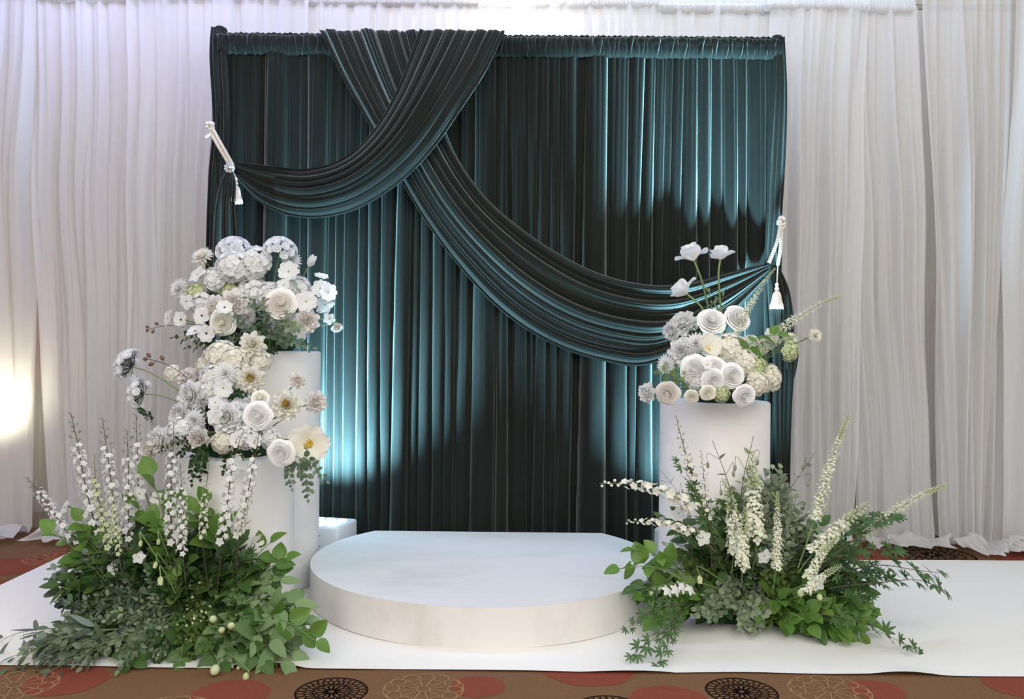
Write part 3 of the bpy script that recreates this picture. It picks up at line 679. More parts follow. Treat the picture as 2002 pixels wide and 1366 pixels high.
def k_open(sd, mat='white', n=7, centre='limecentre', rc=.2, W=.42, e0=.25, e1=.05, ruf=.04, notch=.08, stam=0, dark=False):
    """open flower: one round of petals and a centre"""
    rs = random.Random(sd); m = MB()
    for k in range(n): petal(m, rs.uniform(.92, 1.04), W, e0*rs.uniform(.7, 1.3), e1+rs.uniform(-.1, .12), k*2*math.pi/n+rs.uniform(-.08, .08), (0, 0, .012*(k % 2)), cup=.16, ruf=ruf, notch=notch, tip=.42, nu=6, nv=6, seed=rs.random())
    c = MB(); c.ball((0, 0, rc*.25), rc, (1, 1, .55), n=7); out = {'petals': (m, mat), 'centre': (c, centre)}
    if stam:
        s = MB()
        for k in range(stam): d = sph(rs, .25, .95); s.tube([d*rc*.5, d*rc*1.7*rs.uniform(.8, 1.15)+[0, 0, .03]], .012, 4); s.ball(d*rc*1.7+np.array([0, 0, .03]), .026, n=4)
        out['stamens'] = (s, 'yellow')
    return out
def k_tulip(sd, mat='white'):
    """long-stemmed bloom with rounded petals folding back"""
    rs = random.Random(sd); m = MB()
    for k in range(3): petal(m, .95, .52, 1.35, .9, k*2.1+.3, (0, 0, 0), r0=.05, cup=.55, ruf=.03, tip=.35, nu=6, nv=6, seed=k)
    for k in range(3): petal(m, 1.02, .50, .75, -.25+.35*k, k*2.1+1.35, (0, 0, 0), r0=.05, cup=.30, ruf=.05, tip=.35, nu=6, nv=6, seed=k+7)
    return {'petals': (m, mat)}
def k_bell(sd, mat='palebud'):
    """nodding closed bell"""
    rs = random.Random(sd); m = MB()
    for k in range(5): petal(m, 1.5, .42, .9, 1.75, k*2*math.pi/5, cup=.7, tip=.4, nu=6, nv=4, seed=k)
    return {'petals': (m, mat)}
def k_pea(sd, mat='white'):
    m = MB(); petal(m, 1.0, .75, 1.3, .7, 0, cup=.1, ruf=.12, notch=.12, tip=.4, nu=6, nv=7, seed=sd); petal(m, .75, .42, 1.0, .4, 2.4, cup=.4, ruf=.1, tip=.4, seed=sd+1); petal(m, .75, .42, 1.0, .4, -2.4, cup=.4, ruf=.1, tip=.4, seed=sd+2); petal(m, .5, .25, .6, 1.3, 3.14, cup=.7, seed=3)
    return {'petals': (m, mat)}
def k_budball(sd, mat='palebud'):
    m = MB(); m.ball((0, 0, .5), 1, (.85, .85, 1.05), n=8); g = MB(); sepals(g, .9, 4, -.35); return {'bud': (m, mat), 'sepals': (g, 'leaf')}

# ---- sprays
def bow(t, b=.12): return np.stack([b*4*t*(1-t), 0*t, t], -1)
def path(b=.12, n=12, wig=0, sd=0):
    t = np.linspace(0, 1, n); P = bow(t, b)
    if wig: P[:, 1] += wig*np.sin(t*5+sd)*t; P[:, 0] += wig*.6*np.sin(t*7+sd*2)*t
    return P
def along(P, t):
    k = t*(len(P)-1); i = min(int(k), len(P)-2); u = k-i; p = P[i]*(1-u)+P[i+1]*u; d = P[i+1]-P[i]; return p, d/np.linalg.norm(d)
def side_dir(d, az, spread):
    Fm = frame(d, (1, 0, 0)); return Fm@np.array([math.cos(az)*math.sin(spread), math.sin(az)*math.sin(spread), math.cos(spread)])
def k_spire(sd, flo='white', budm='greybud', dense=56, r=.050, t0=.30, b=.05, tipdroop=0., stemm='twig', t1=.80):
    """larkspur: thin stem, small five-petalled florets, rising into buds"""
    rs = random.Random(sd); P = path(b, 16, .02, sd)
    if tipdroop: t = np.linspace(0, 1, 16); P[:, 0] -= tipdroop*np.clip(t-.75, 0, 1)**1.3*4; P[:, 2] -= tipdroop*np.clip(t-.82, 0, 1)*2.5
    st = MB(); st.tube(P, np.linspace(.0052, .0018, 16), 5); f = MB(); bd = MB(); lf = MB()
    for k in range(dense):
        t = t0+(t1-t0)*(k/dense)**.9; p, d = along(P, t); az = k*2.4; s = side_dir(d, az, 1.15); q = p+s*r*.75*rs.uniform(.6, 1.15); st.tube([p, q], .0012, 3)
        R3 = frame(side_dir(d, az, 1.3+rs.uniform(-.3, .3)), roll=rs.random()*6); sc = r*rs.uniform(.34, .66)*(1-.35*(k/dense))
        for j in range(5): petal(f, sc, sc*.42, .35, .15, j*1.257+rs.uniform(-.1, .1), cup=.2, ruf=.08, tip=.45, nu=3, nv=3, T=(R3, q))
        for j in range(2): petal(f, sc*.5, sc*.28, 1.2, 1.2, j*3.1, cup=.2, nu=3, nv=3, T=(R3, q))
    nb = 11
    for k in range(nb):
        t = t1+(1-t1)*(k+.3)/nb; p, d = along(P, min(t, .999)); s = side_dir(d, k*2.4, .9); ln = r*.62*(1-.6*k/nb); q = p+s*ln; bd.tube([p, q], .0011, 3); bd.ball(q+s*ln*.25, ln*.24, (1, 1, 1.7), s, 5)
    for k in range(7):
        t = .06+.05*k; p, d = along(P, t)
        for j in range(3): leaf(lf, p, side_dir(d, k*2.4+j*.5-.5, .8), d, .09, .004, 0, .1, 'lance', 4)
    return {'stem': (st, stemm), 'florets': (f, flo), 'buds': (bd, budm), 'leaves': (lf, 'deep')}
def k_spike(sd, flo='ivory', dense=80, r=.06, t0=.2, b=.06, w_tip=.25, lo=.84, budm='greenish'):
    """stock or veronica: florets packed round the stem, tapering to green buds"""
    rs = random.Random(sd); P = path(b, 14, .015, sd); st = MB(); st.tube(P, np.linspace(.006, .002, 14), 5); f = MB(); bd = MB()
    for k in range(dense):
        t = t0+(1-t0)*(k/dense); p, d = along(P, min(t, .99)); tp = 1-(1-w_tip)*((t-t0)/(1-t0))**1.4; s = side_dir(d, k*2.4, 1.15); q = p+s*r*.8*tp*rs.uniform(.7, 1.15)
        if t < lo:
            R3 = frame(s+.3*d, roll=rs.random()*6); sc = r*.42*tp*rs.uniform(.6, 1.3)
            for j in range(4): petal(f, sc, sc*.5, .4, .1, j*1.571, cup=.2, ruf=.12, tip=.4, nu=3, nv=3, T=(R3, q+np.array([rs.uniform(-.012, .012), rs.uniform(-.012, .012), rs.uniform(-.01, .01)])))
        else: bd.tube([p, q], .0012, 3); bd.ball(q, r*.17*tp+.002, (1, 1, 1.6), s, 4)
    return {'stem': (st, 'stem'), 'florets': (f, flo), 'buds': (bd, budm)}
def k_euca(sd, mat='silver', n=11, L=.16, W=None, kind='round', b=.12, pairs=True, stemm='stem', droop=.0):
    rs = random.Random(sd); P = path(b, 12, .03, sd); st = MB(); st.tube(P, np.linspace(.007, .002, 12), 5); m = MB(); W = W or L*.46
    for k in range(n):
        t = .14+.84*k/n; p, d = along(P, t); sc = (1.1-.5*t)*rs.uniform(.75, 1.15)
        for s_ in ((0, math.pi) if pairs else (0,)):
            az = s_+k*1.4+rs.uniform(-.4, .4); dr = side_dir(d, az, rs.uniform(.75, 1.25)); dr = dr+np.array([-droop, 0, 0]); dr /= np.linalg.norm(dr)
            st.tube([p, p+dr*L*.22], .0016, 3); leaf(m, p+dr*L*.2, dr, d+np.array([.6, 0, 0])+np.array([rs.uniform(-.4, .4), rs.uniform(-.4, .4), 0]), L*sc, W*sc, rs.uniform(.05, .2), rs.uniform(-.1, .35), kind, 6)
    dr = along(P, .99)[1]; leaf(m, P[-1], dr, (1, 0, 0), L*.5, W*.5, .1, .1, kind)
    return {'stem': (st, stemm), 'leaves': (m, mat)}
def k_broad(sd, mat='leaf', n=6, L=.42, W=.15, b=.10, kind='ovate', stemm='stem', bend=.3):
    rs = random.Random(sd); P = path(b, 10, .03, sd); st = MB(); st.tube(P, np.linspace(.012, .005, 10), 5); m = MB()
    for k in range(n):
        t = .25+.72*k/n; p, d = along(P, t); az = k*2.4+rs.uniform(-.4, .4); dr = side_dir(d, az, rs.uniform(.6, 1.15)); sc = rs.uniform(.75, 1.1)
        st.tube([p, p+dr*.05], .004, 3); leaf(m, p+dr*.045, dr, d+np.array([.9, 0, 0]), L*sc, W*sc*rs.uniform(.9, 1.2), .28, bend*rs.uniform(.4, 1.4), kind, 8, .008)
    leaf(m, P[-1], along(P, .99)[1], (1, 0, 0), L*.8, W*.85, .25, bend, kind, 8, .008)
    return {'stem': (st, stemm), 'leaves': (m, mat)}
def star(m, base, d, up, L, lobes=5):
    Fm = frame(d, up); y = Fm[:, 1]; z = Fm[:, 2]
    angs = np.linspace(-1.9, 1.9, 7) if lobes == 7 else np.linspace(-1.35, 1.35, 5)
    for a in angs:
        dd = z*math.cos(a)+y*math.sin(a); leaf(m, base, dd, Fm[:, 0], L*(1-.25*abs(a)/1.9), L*.125, .12, .2, 'lance', 5)
def k_maple(sd, mat='maple', n=12, L=.115, b=.10, lobes=5, stemm='twig'):
    rs = random.Random(sd); P = path(b, 12, .05, sd); st = MB(); st.tube(P, np.linspace(.006, .002, 12), 4); m = MB()
    for k in range(n):
        t = .10+.88*k/n; p, d = along(P, t); az = (k % 2)*math.pi+rs.uniform(-.6, .6)+1.57; dr = side_dir(d, az, rs.uniform(.6, 1.2)); q = p+dr*L*.35
        st.tube([p, q], .0018, 3); star(m, q, dr+.3*d, np.array([1., 0, 0])+.7*d+np.array([rs.uniform(-.5, .5), rs.uniform(-.5, .5), 0]), L*rs.uniform(.7, 1.15), lobes)
    star(m, P[-1], along(P, .99)[1], (1, 0, 0), L*.8, lobes)
    return {'stem': (st, stemm), 'leaves': (m, mat)}
def k_seed(sd, mat='olive', n=15, b=.1):
    """pennycress: branching stem beaded with tiny round pods"""
    rs = random.Random(sd); P = path(b, 10, .03, sd); st = MB(); st.tube(P, np.linspace(.008, .003, 10), 4); m = MB()
    for k in range(n):
        t = .25+.74*k/n; p, d = along(P, t); dr = side_dir(d, k*2.4, .7); ln = .26*(1.15-t*.7); q = p+dr*ln; st.tube([p, q], .003, 3)
        for j in range(16):
            u = .25+.75*j/16; c = p+dr*ln*u; s = side_dir(dr, j*2.4, 1.2); e = c+s*.032*(1.2-.6*u); st.tube([c, e], .0012, 3); m.ball(e, .0105, (1, .5, 1.1), s, 4)
    return {'stem': (st, 'stem'), 'pods': (m, mat)}
def k_feather(sd, mat='leaf', b=.12, n=22):
    rs = random.Random(sd); P = path(b, 10, .03, sd); st = MB(); st.tube(P, np.linspace(.006, .002, 10), 4); m = MB()
    for k in range(n):
        t = .12+.86*k/n; p, d = along(P, t)
        for j in (0, 1):
            dr = side_dir(d, j*math.pi+k*.5, .75); ln = .20*(1.2-t); leaf(m, p, dr, d, ln, .006, 0, .1, 'lance', 4)
            for q in (.4, .7): leaf(m, p+dr*ln*q, side_dir(dr, k+q*9, .6), d, ln*.45, .004, 0, .1, 'lance', 3); leaf(m, p+dr*ln*q, side_dir(dr, k+q*9+3, .6), d, ln*.45, .004, 0, .1, 'lance', 3)
    return {'stem': (st, 'stem'), 'leaves': (m, mat)}
def k_vine(sd, b=.15, mat='greybud', n=5):
    """thin clematis shoots with nodding buds and small leaves"""
    rs = random.Random(sd); P = path(b, 14, .05, sd); st = MB(); st.tube(P, np.linspace(.0045, .002, 14), 4); m = MB(); lf = MB()
    for k in range(n):
        t = .35+.62*k/n; p, d = along(P, t); s = side_dir(d, k*2.6, .9); q = p+s*.11; e = q+np.array([-.01, 0, -.075]); pts = cr_spline([p, q+[0, 0, .02], e], 8); st.tube(pts, .0018, 4); m.ball(e, .013, (1, 1, 2.1), (0, 0, 1), 5)
        l2 = side_dir(d, k*2.6+3, 1.0); leaf(lf, p, l2, d, .075, .026, .15, .3)
    return {'stem': (st, 'twig'), 'buds': (m, mat), 'leaves': (lf, 'silver')}
def k_catkin(sd):
    """arching shoot of small round white flowers and beads"""
    rs = random.Random(sd); t = np.linspace(0, 1, 20); P = bow(t, .16); st = MB(); st.tube(P, np.linspace(.005, .002, 20), 4); f = MB(); bd = MB()
    for k in range(34):
        u = .35+.65*k/34; p, d = along(P, min(u, .99)); s = side_dir(d, k*2.4, 1.2); sc = .042*(1.25-.9*max(0, u-.4)); q = p+s*sc*.6
        if u < .86:
            R3 = frame(s, roll=k)
            for j in range(5): petal(f, sc*.75, sc*.34, .3, .1, j*1.257, cup=.3, tip=.4, nu=3, nv=3, T=(R3, q))
        else: bd.ball(q, sc*.34, n=5)
    return {'stem': (st, 'stem'), 'florets': (f, 'cream'), 'buds': (bd, 'cream')}
def k_hang(sd):
    """arching stalk with spurred flowers hanging on threads"""
    P = path(.16, 14); st = MB(); st.tube(P, np.linspace(.006, .003, 14), 4); f = MB(); bd = MB()
    for k in range(6):
        u = .35+.62*k/6; p, d = along(P, u); e = p+np.array([-.11, .02*math.sin(k*2), 0]); st.tube(cr_spline([p, p+[.012, 0, .02], e], 7), .003, 4); R3 = frame((-1, .2*math.sin(k), .25), roll=k)
        if k < 4:
            for j in range(5): petal(f, .10, .028, .6, .35, j*1.257, cup=.3, tip=.5, nu=4, nv=3, T=(R3, e)); petal(f, .05, .016, 1.3, 1.5, j*1.257+.6, nu=3, nv=3, T=(R3, e))
        else: bd.ball(e, .02, (1, 1, 1.9), (-1, 0, 0), 5)
    return {'stem': (st, 'stem'), 'flowers': (f, 'white'), 'buds': (bd, 'palebud')}
def k_nodbud(sd):
    """branching stalk of round green-white buds on curved threads"""
    rs = random.Random(sd); P = path(.08, 10, .04, sd); st = MB(); st.tube(P, np.linspace(.009, .004, 10), 4); bd = MB(); lf = MB()
    for k in range(7):
        u = .3+.68*k/7; p, d = along(P, u); s = side_dir(d, k*2.4, .9); q = p+s*.13; e = q+np.array([-.05, 0, .02]); st.tube(cr_spline([p, q, e], 7), .004, 4); bd.ball(e, .030*rs.uniform(.6, 1.15), (1, 1, 1.15), (-1, 0, .3), 6)
        leaf(lf, p, side_dir(d, k*2.4+2, .9), d, .12, .03, .2, .3)
    return {'stem': (st, 'stem'), 'buds': (bd, 'palebud'), 'leaves': (lf, 'leaf')}
def k_buds(sd):
    """thin wire with a few small brown buds"""
    P = path(.1, 10); st = MB(); st.tube(P, .008, 5); m = MB()
    for k, (u, a) in enumerate(((.62, .5), (.8, 3.4), (.9, .7), (.99, 2))): p, d = along(P, u); q = p+side_dir(d, a, .7)*.14; st.tube([p, q], .006, 4); m.ball(q, .045, (1, 1, 1.35), side_dir(d, a, .7), 6)
    return {'stem': (st, 'twig'), 'buds': (m, 'brown')}
KINDS = {}
def variants(kind, n, fn, *a, **k): KINDS[kind] = [None]*n; KINDS[kind] = [dict(fn=fn, sd=i*17+3, a=a, k=k, data=None) for i in range(n)]
variants('rose', 3, k_rose); variants('cream_rose', 2, k_rose, 'rosec'); variants('blush_rose', 2, k_rose, 'roseb')
variants('peony', 4, k_peony); variants('dahlia', 3, k_peony, 'cream', 'cream', .72); variants('gold_dahlia', 2, k_peony, 'cream', 'yellow', .8); variants('blush_peony', 2, k_peony, 'blush')
variants('cool_peony', 2, k_peony); variants('mum', 3, k_mum); variants('white_mum', 2, k_mum, 'white')
variants('hydrangea', 3, k_hydrangea); variants('cream_hydrangea', 2, k_hydrangea, 'cream'); variants('green_hydrangea', 2, k_hydrangea, 'greenish', 74)
variants('umbel', 3, k_umbel)
variants('cosmos', 4, k_open, 'white', 8, 'limecentre', .10, .36); variants('anemone', 4, k_open, 'white', 7, 'darkcentre', .13, .40); variants('poppy', 1, k_open, 'cream', 8, 'yellow', .13, .46, .5, .1, .05, .06, 60)
variants('phlox', 3, k_open, 'white', 5, 'blush', .07, .40, .1, -.05, .03, .0); variants('tulip', 3, k_tulip); variants('bell', 2, k_bell); variants('sweet_pea', 2, k_pea); variants('bud', 2, k_budball)
variants('white_bell', 2, k_bell, 'white'); variants('open_cream', 2, k_open, 'cream', 6, 'yellow', .16, .55, .9, .6, .08, .05, 24)
variants('larkspur', 5, k_spire, 'white'); variants('larkspur_green', 2, k_spire, 'greenish', 'bud', 56, .046, .3); variants('larkspur_hook', 1, k_spire, 'white', 'greybud', 52, .048, .32, .05, .10)
variants('larkspur_thin', 2, k_spire, 'ivory', 'bud', 34, .042, .42)
variants('stock', 3, k_spike, 'ivory', 190, .062); variants('loose_stock', 4, k_spike, 'ivory', 105, .105, .22, .1, .3, .66); variants('veronica', 2, k_spike, 'ivory', 190, .052, .12, .06, .2); variants('astilbe', 2, k_spike, 'ivory', 210, .046, .3, .04, .3)
variants('silver_dollar', 5, k_euca, 'silver'); variants('eucalyptus', 4, k_euca, 'blue', 12, .15, .055, 'round'); variants('seeded_eucalyptus', 4, k_euca, 'silver', 12, .19, .062, 'ovate', .14, True, 'stem', .4)
variants('willow_eucalyptus', 3, k_euca, 'blue', 10, .34, .055, 'lance', .1, False, 'stem', .5)
variants('broad', 5, k_broad, 'leaf', 8, .34, .12); variants('bright_broad', 4, k_broad, 'bright', 6, .33, .125); variants('deep_broad', 4, k_broad, 'deep', 10, .34, .12); variants('pale_broad', 4, k_broad, 'pale', 8, .42, .105, .12, 'ovate', 'twig', .5)
variants('maple', 4, k_maple); variants('maple7', 2, k_maple, 'maple', 11, .15, .1, 7); variants('pennycress', 4, k_seed); variants('feather', 3, k_feather); variants('feather_deep', 2, k_feather, 'deep'); variants('clematis', 3, k_vine)
variants('catkin', 2, k_catkin); variants('columbine', 2, k_hang); variants('hellebore', 3, k_nodbud); variants('wire_buds', 2, k_buds)
variants('ivy', 3, k_euca, 'deep', 14, .15, .062, 'ovate', .1)
def parts_of(kind, i):
    V = KINDS[kind]; v = V[i % len(V)]
    if v['data'] is None: v['data'] = {p: mb.mesh(kind+'_'+p, M[mt]) for p, (mb, mt) in v['fn'](v['sd'], *v['a'], **v['k']).items() if mb.n}
    return v['data']
def grow(kind, i, name, label, cat, group, pos, R3, sc):
    o = bpy.data.objects.new(name, None); C.collection.objects.link(o); o.empty_display_size = .02
    o.matrix_world = Matrix([[*(R3[r]*sc), pos[r]] for r in range(3)]+[[0, 0, 0, 1]])
    o['label'] = label; o['category'] = cat
    if group: o['group'] = group
    for p, me in parts_of(kind, i).items():
        c = bpy.data.objects.new(p, me); C.collection.objects.link(c); c.parent = o
    return o
# ---------------------------------------------------------------- arrangements
RS = random.Random(5)
def foam(label, c, rx, ry, h, z):
    o = obj('floral_foam', None or (lambda m: (m.lathe([(.001, 0), (.9, 0), (1, .15), (1, .7), (.82, 1), (.001, 1.0)], 24), m.mesh('floral_foam', M['foam']))[1])(MB()))
    o.location = (c[0], c[1], z); o.scale = (rx, ry, h); tag(o, label, 'floral foam', 'blocks of green floral foam under the flowers'); return o
CORE = {'LT': np.array([-1.055, 3.66, 1.05]), 'LS': np.array([-1.02, 3.20, .68]), 'RT': np.array([.86, 3.50, .88]),
        'LG': np.array([-1.10, 2.90, .05]), 'RG': np.array([.95, 3.22, .05])}
foam('round green foam block under the flowers on the tall left pillar', CORE['LT'], .12, .12, .09, 1.004)
foam('round green foam block under the flowers on the shorter left pillar', CORE['LS'], .12, .12, .09, .615)
foam('round green foam block under the flowers on the right pillar', CORE['RT'], .12, .12, .09, .816)
foam('long green foam block hidden in the greenery before the left pillars', CORE['LG'], .16, .075, .07, .006)
foam('long green foam block hidden in the greenery before the right pillar', CORE['RG'], .20, .075, .07, .006)

NAMES = dict(rose='rose', cream_rose='rose', blush_rose='rose', peony='peony', cool_peony='peony', blush_peony='peony', dahlia='dahlia', gold_dahlia='dahlia', mum='chrysanthemum', white_mum='chrysanthemum',
    hydrangea='hydrangea', cream_hydrangea='hydrangea', green_hydrangea='hydrangea', umbel='lace_flower', cosmos='cosmos_flower', anemone='anemone', poppy='poppy', open_cream='open_flower', phlox='phlox_flower', tulip='tulip', bell='bell_flower', white_bell='bell_flower', sweet_pea='sweet_pea', bud='flower_bud')
def head(kind, px, py, Y, rpx, label, core, face=None, stem='stem', rstem=.0028, deep=0, tilt=.55):
    """a bloom at photo px with photo radius rpx; its stem runs back to the foam"""
    p = at(px, py, Y); c = CORE[core]; r = rpx*Y/F
    if face is None:
        out = p-c; out = out/np.linalg.norm(out); face = out*tilt+np.array([RS.uniform(-.15, .15), -1, RS.uniform(0, .3)])
    face = np.asarray(face, float); face /= np.linalg.norm(face); R3 = frame(face, roll=RS.random()*6)
    i = RS.randrange(9); nm = NAMES[kind]; r *= 1.22 if kind == 'tulip' else 1.12
    o = grow(kind, i, nm, label, 'flower', None, p-face*r*.35, R3, r)
    b0 = p-face*r*.35; back = b0-face*r*1.3; m = MB()
    base = c+np.array([RS.uniform(-.05, .05), RS.uniform(-.04, .04), -.02])
    pts = cr_spline([b0+face*r*.1, back, (back+base)/2+[0, .02, .01], base], 12); m.tube(pts, rstem, 5)
    me = m.mesh(nm+'_stem', M[stem]); me.transform(o.matrix_world.inverted()); s = obj('stem', me, o)
    return o
def spray(kind, tip, Lm, core, label, name, cat, group=None, base=None, bowup=1, i=None, up=None):
    """a stem with its tip at world point tip and length Lm growing out of the core"""
    tip = np.asarray(tip, float); c = CORE[core] if isinstance(core, str) else np.asarray(core, float)
    if base is None:
        d = tip-c; L0 = np.linalg.norm(d); base = tip-d/L0*min(Lm, L0) if Lm else c
    base = np.asarray(base, float); d = tip-base; L = np.linalg.norm(d)
    up = np.array([0, -.5, 1.]) if up is None else np.asarray(up, float)
    R3 = frame(d, up*bowup, roll=RS.uniform(-.35, .35))
    return grow(kind, RS.randrange(20) if i is None else i, name, label, cat, group, base, R3, L)

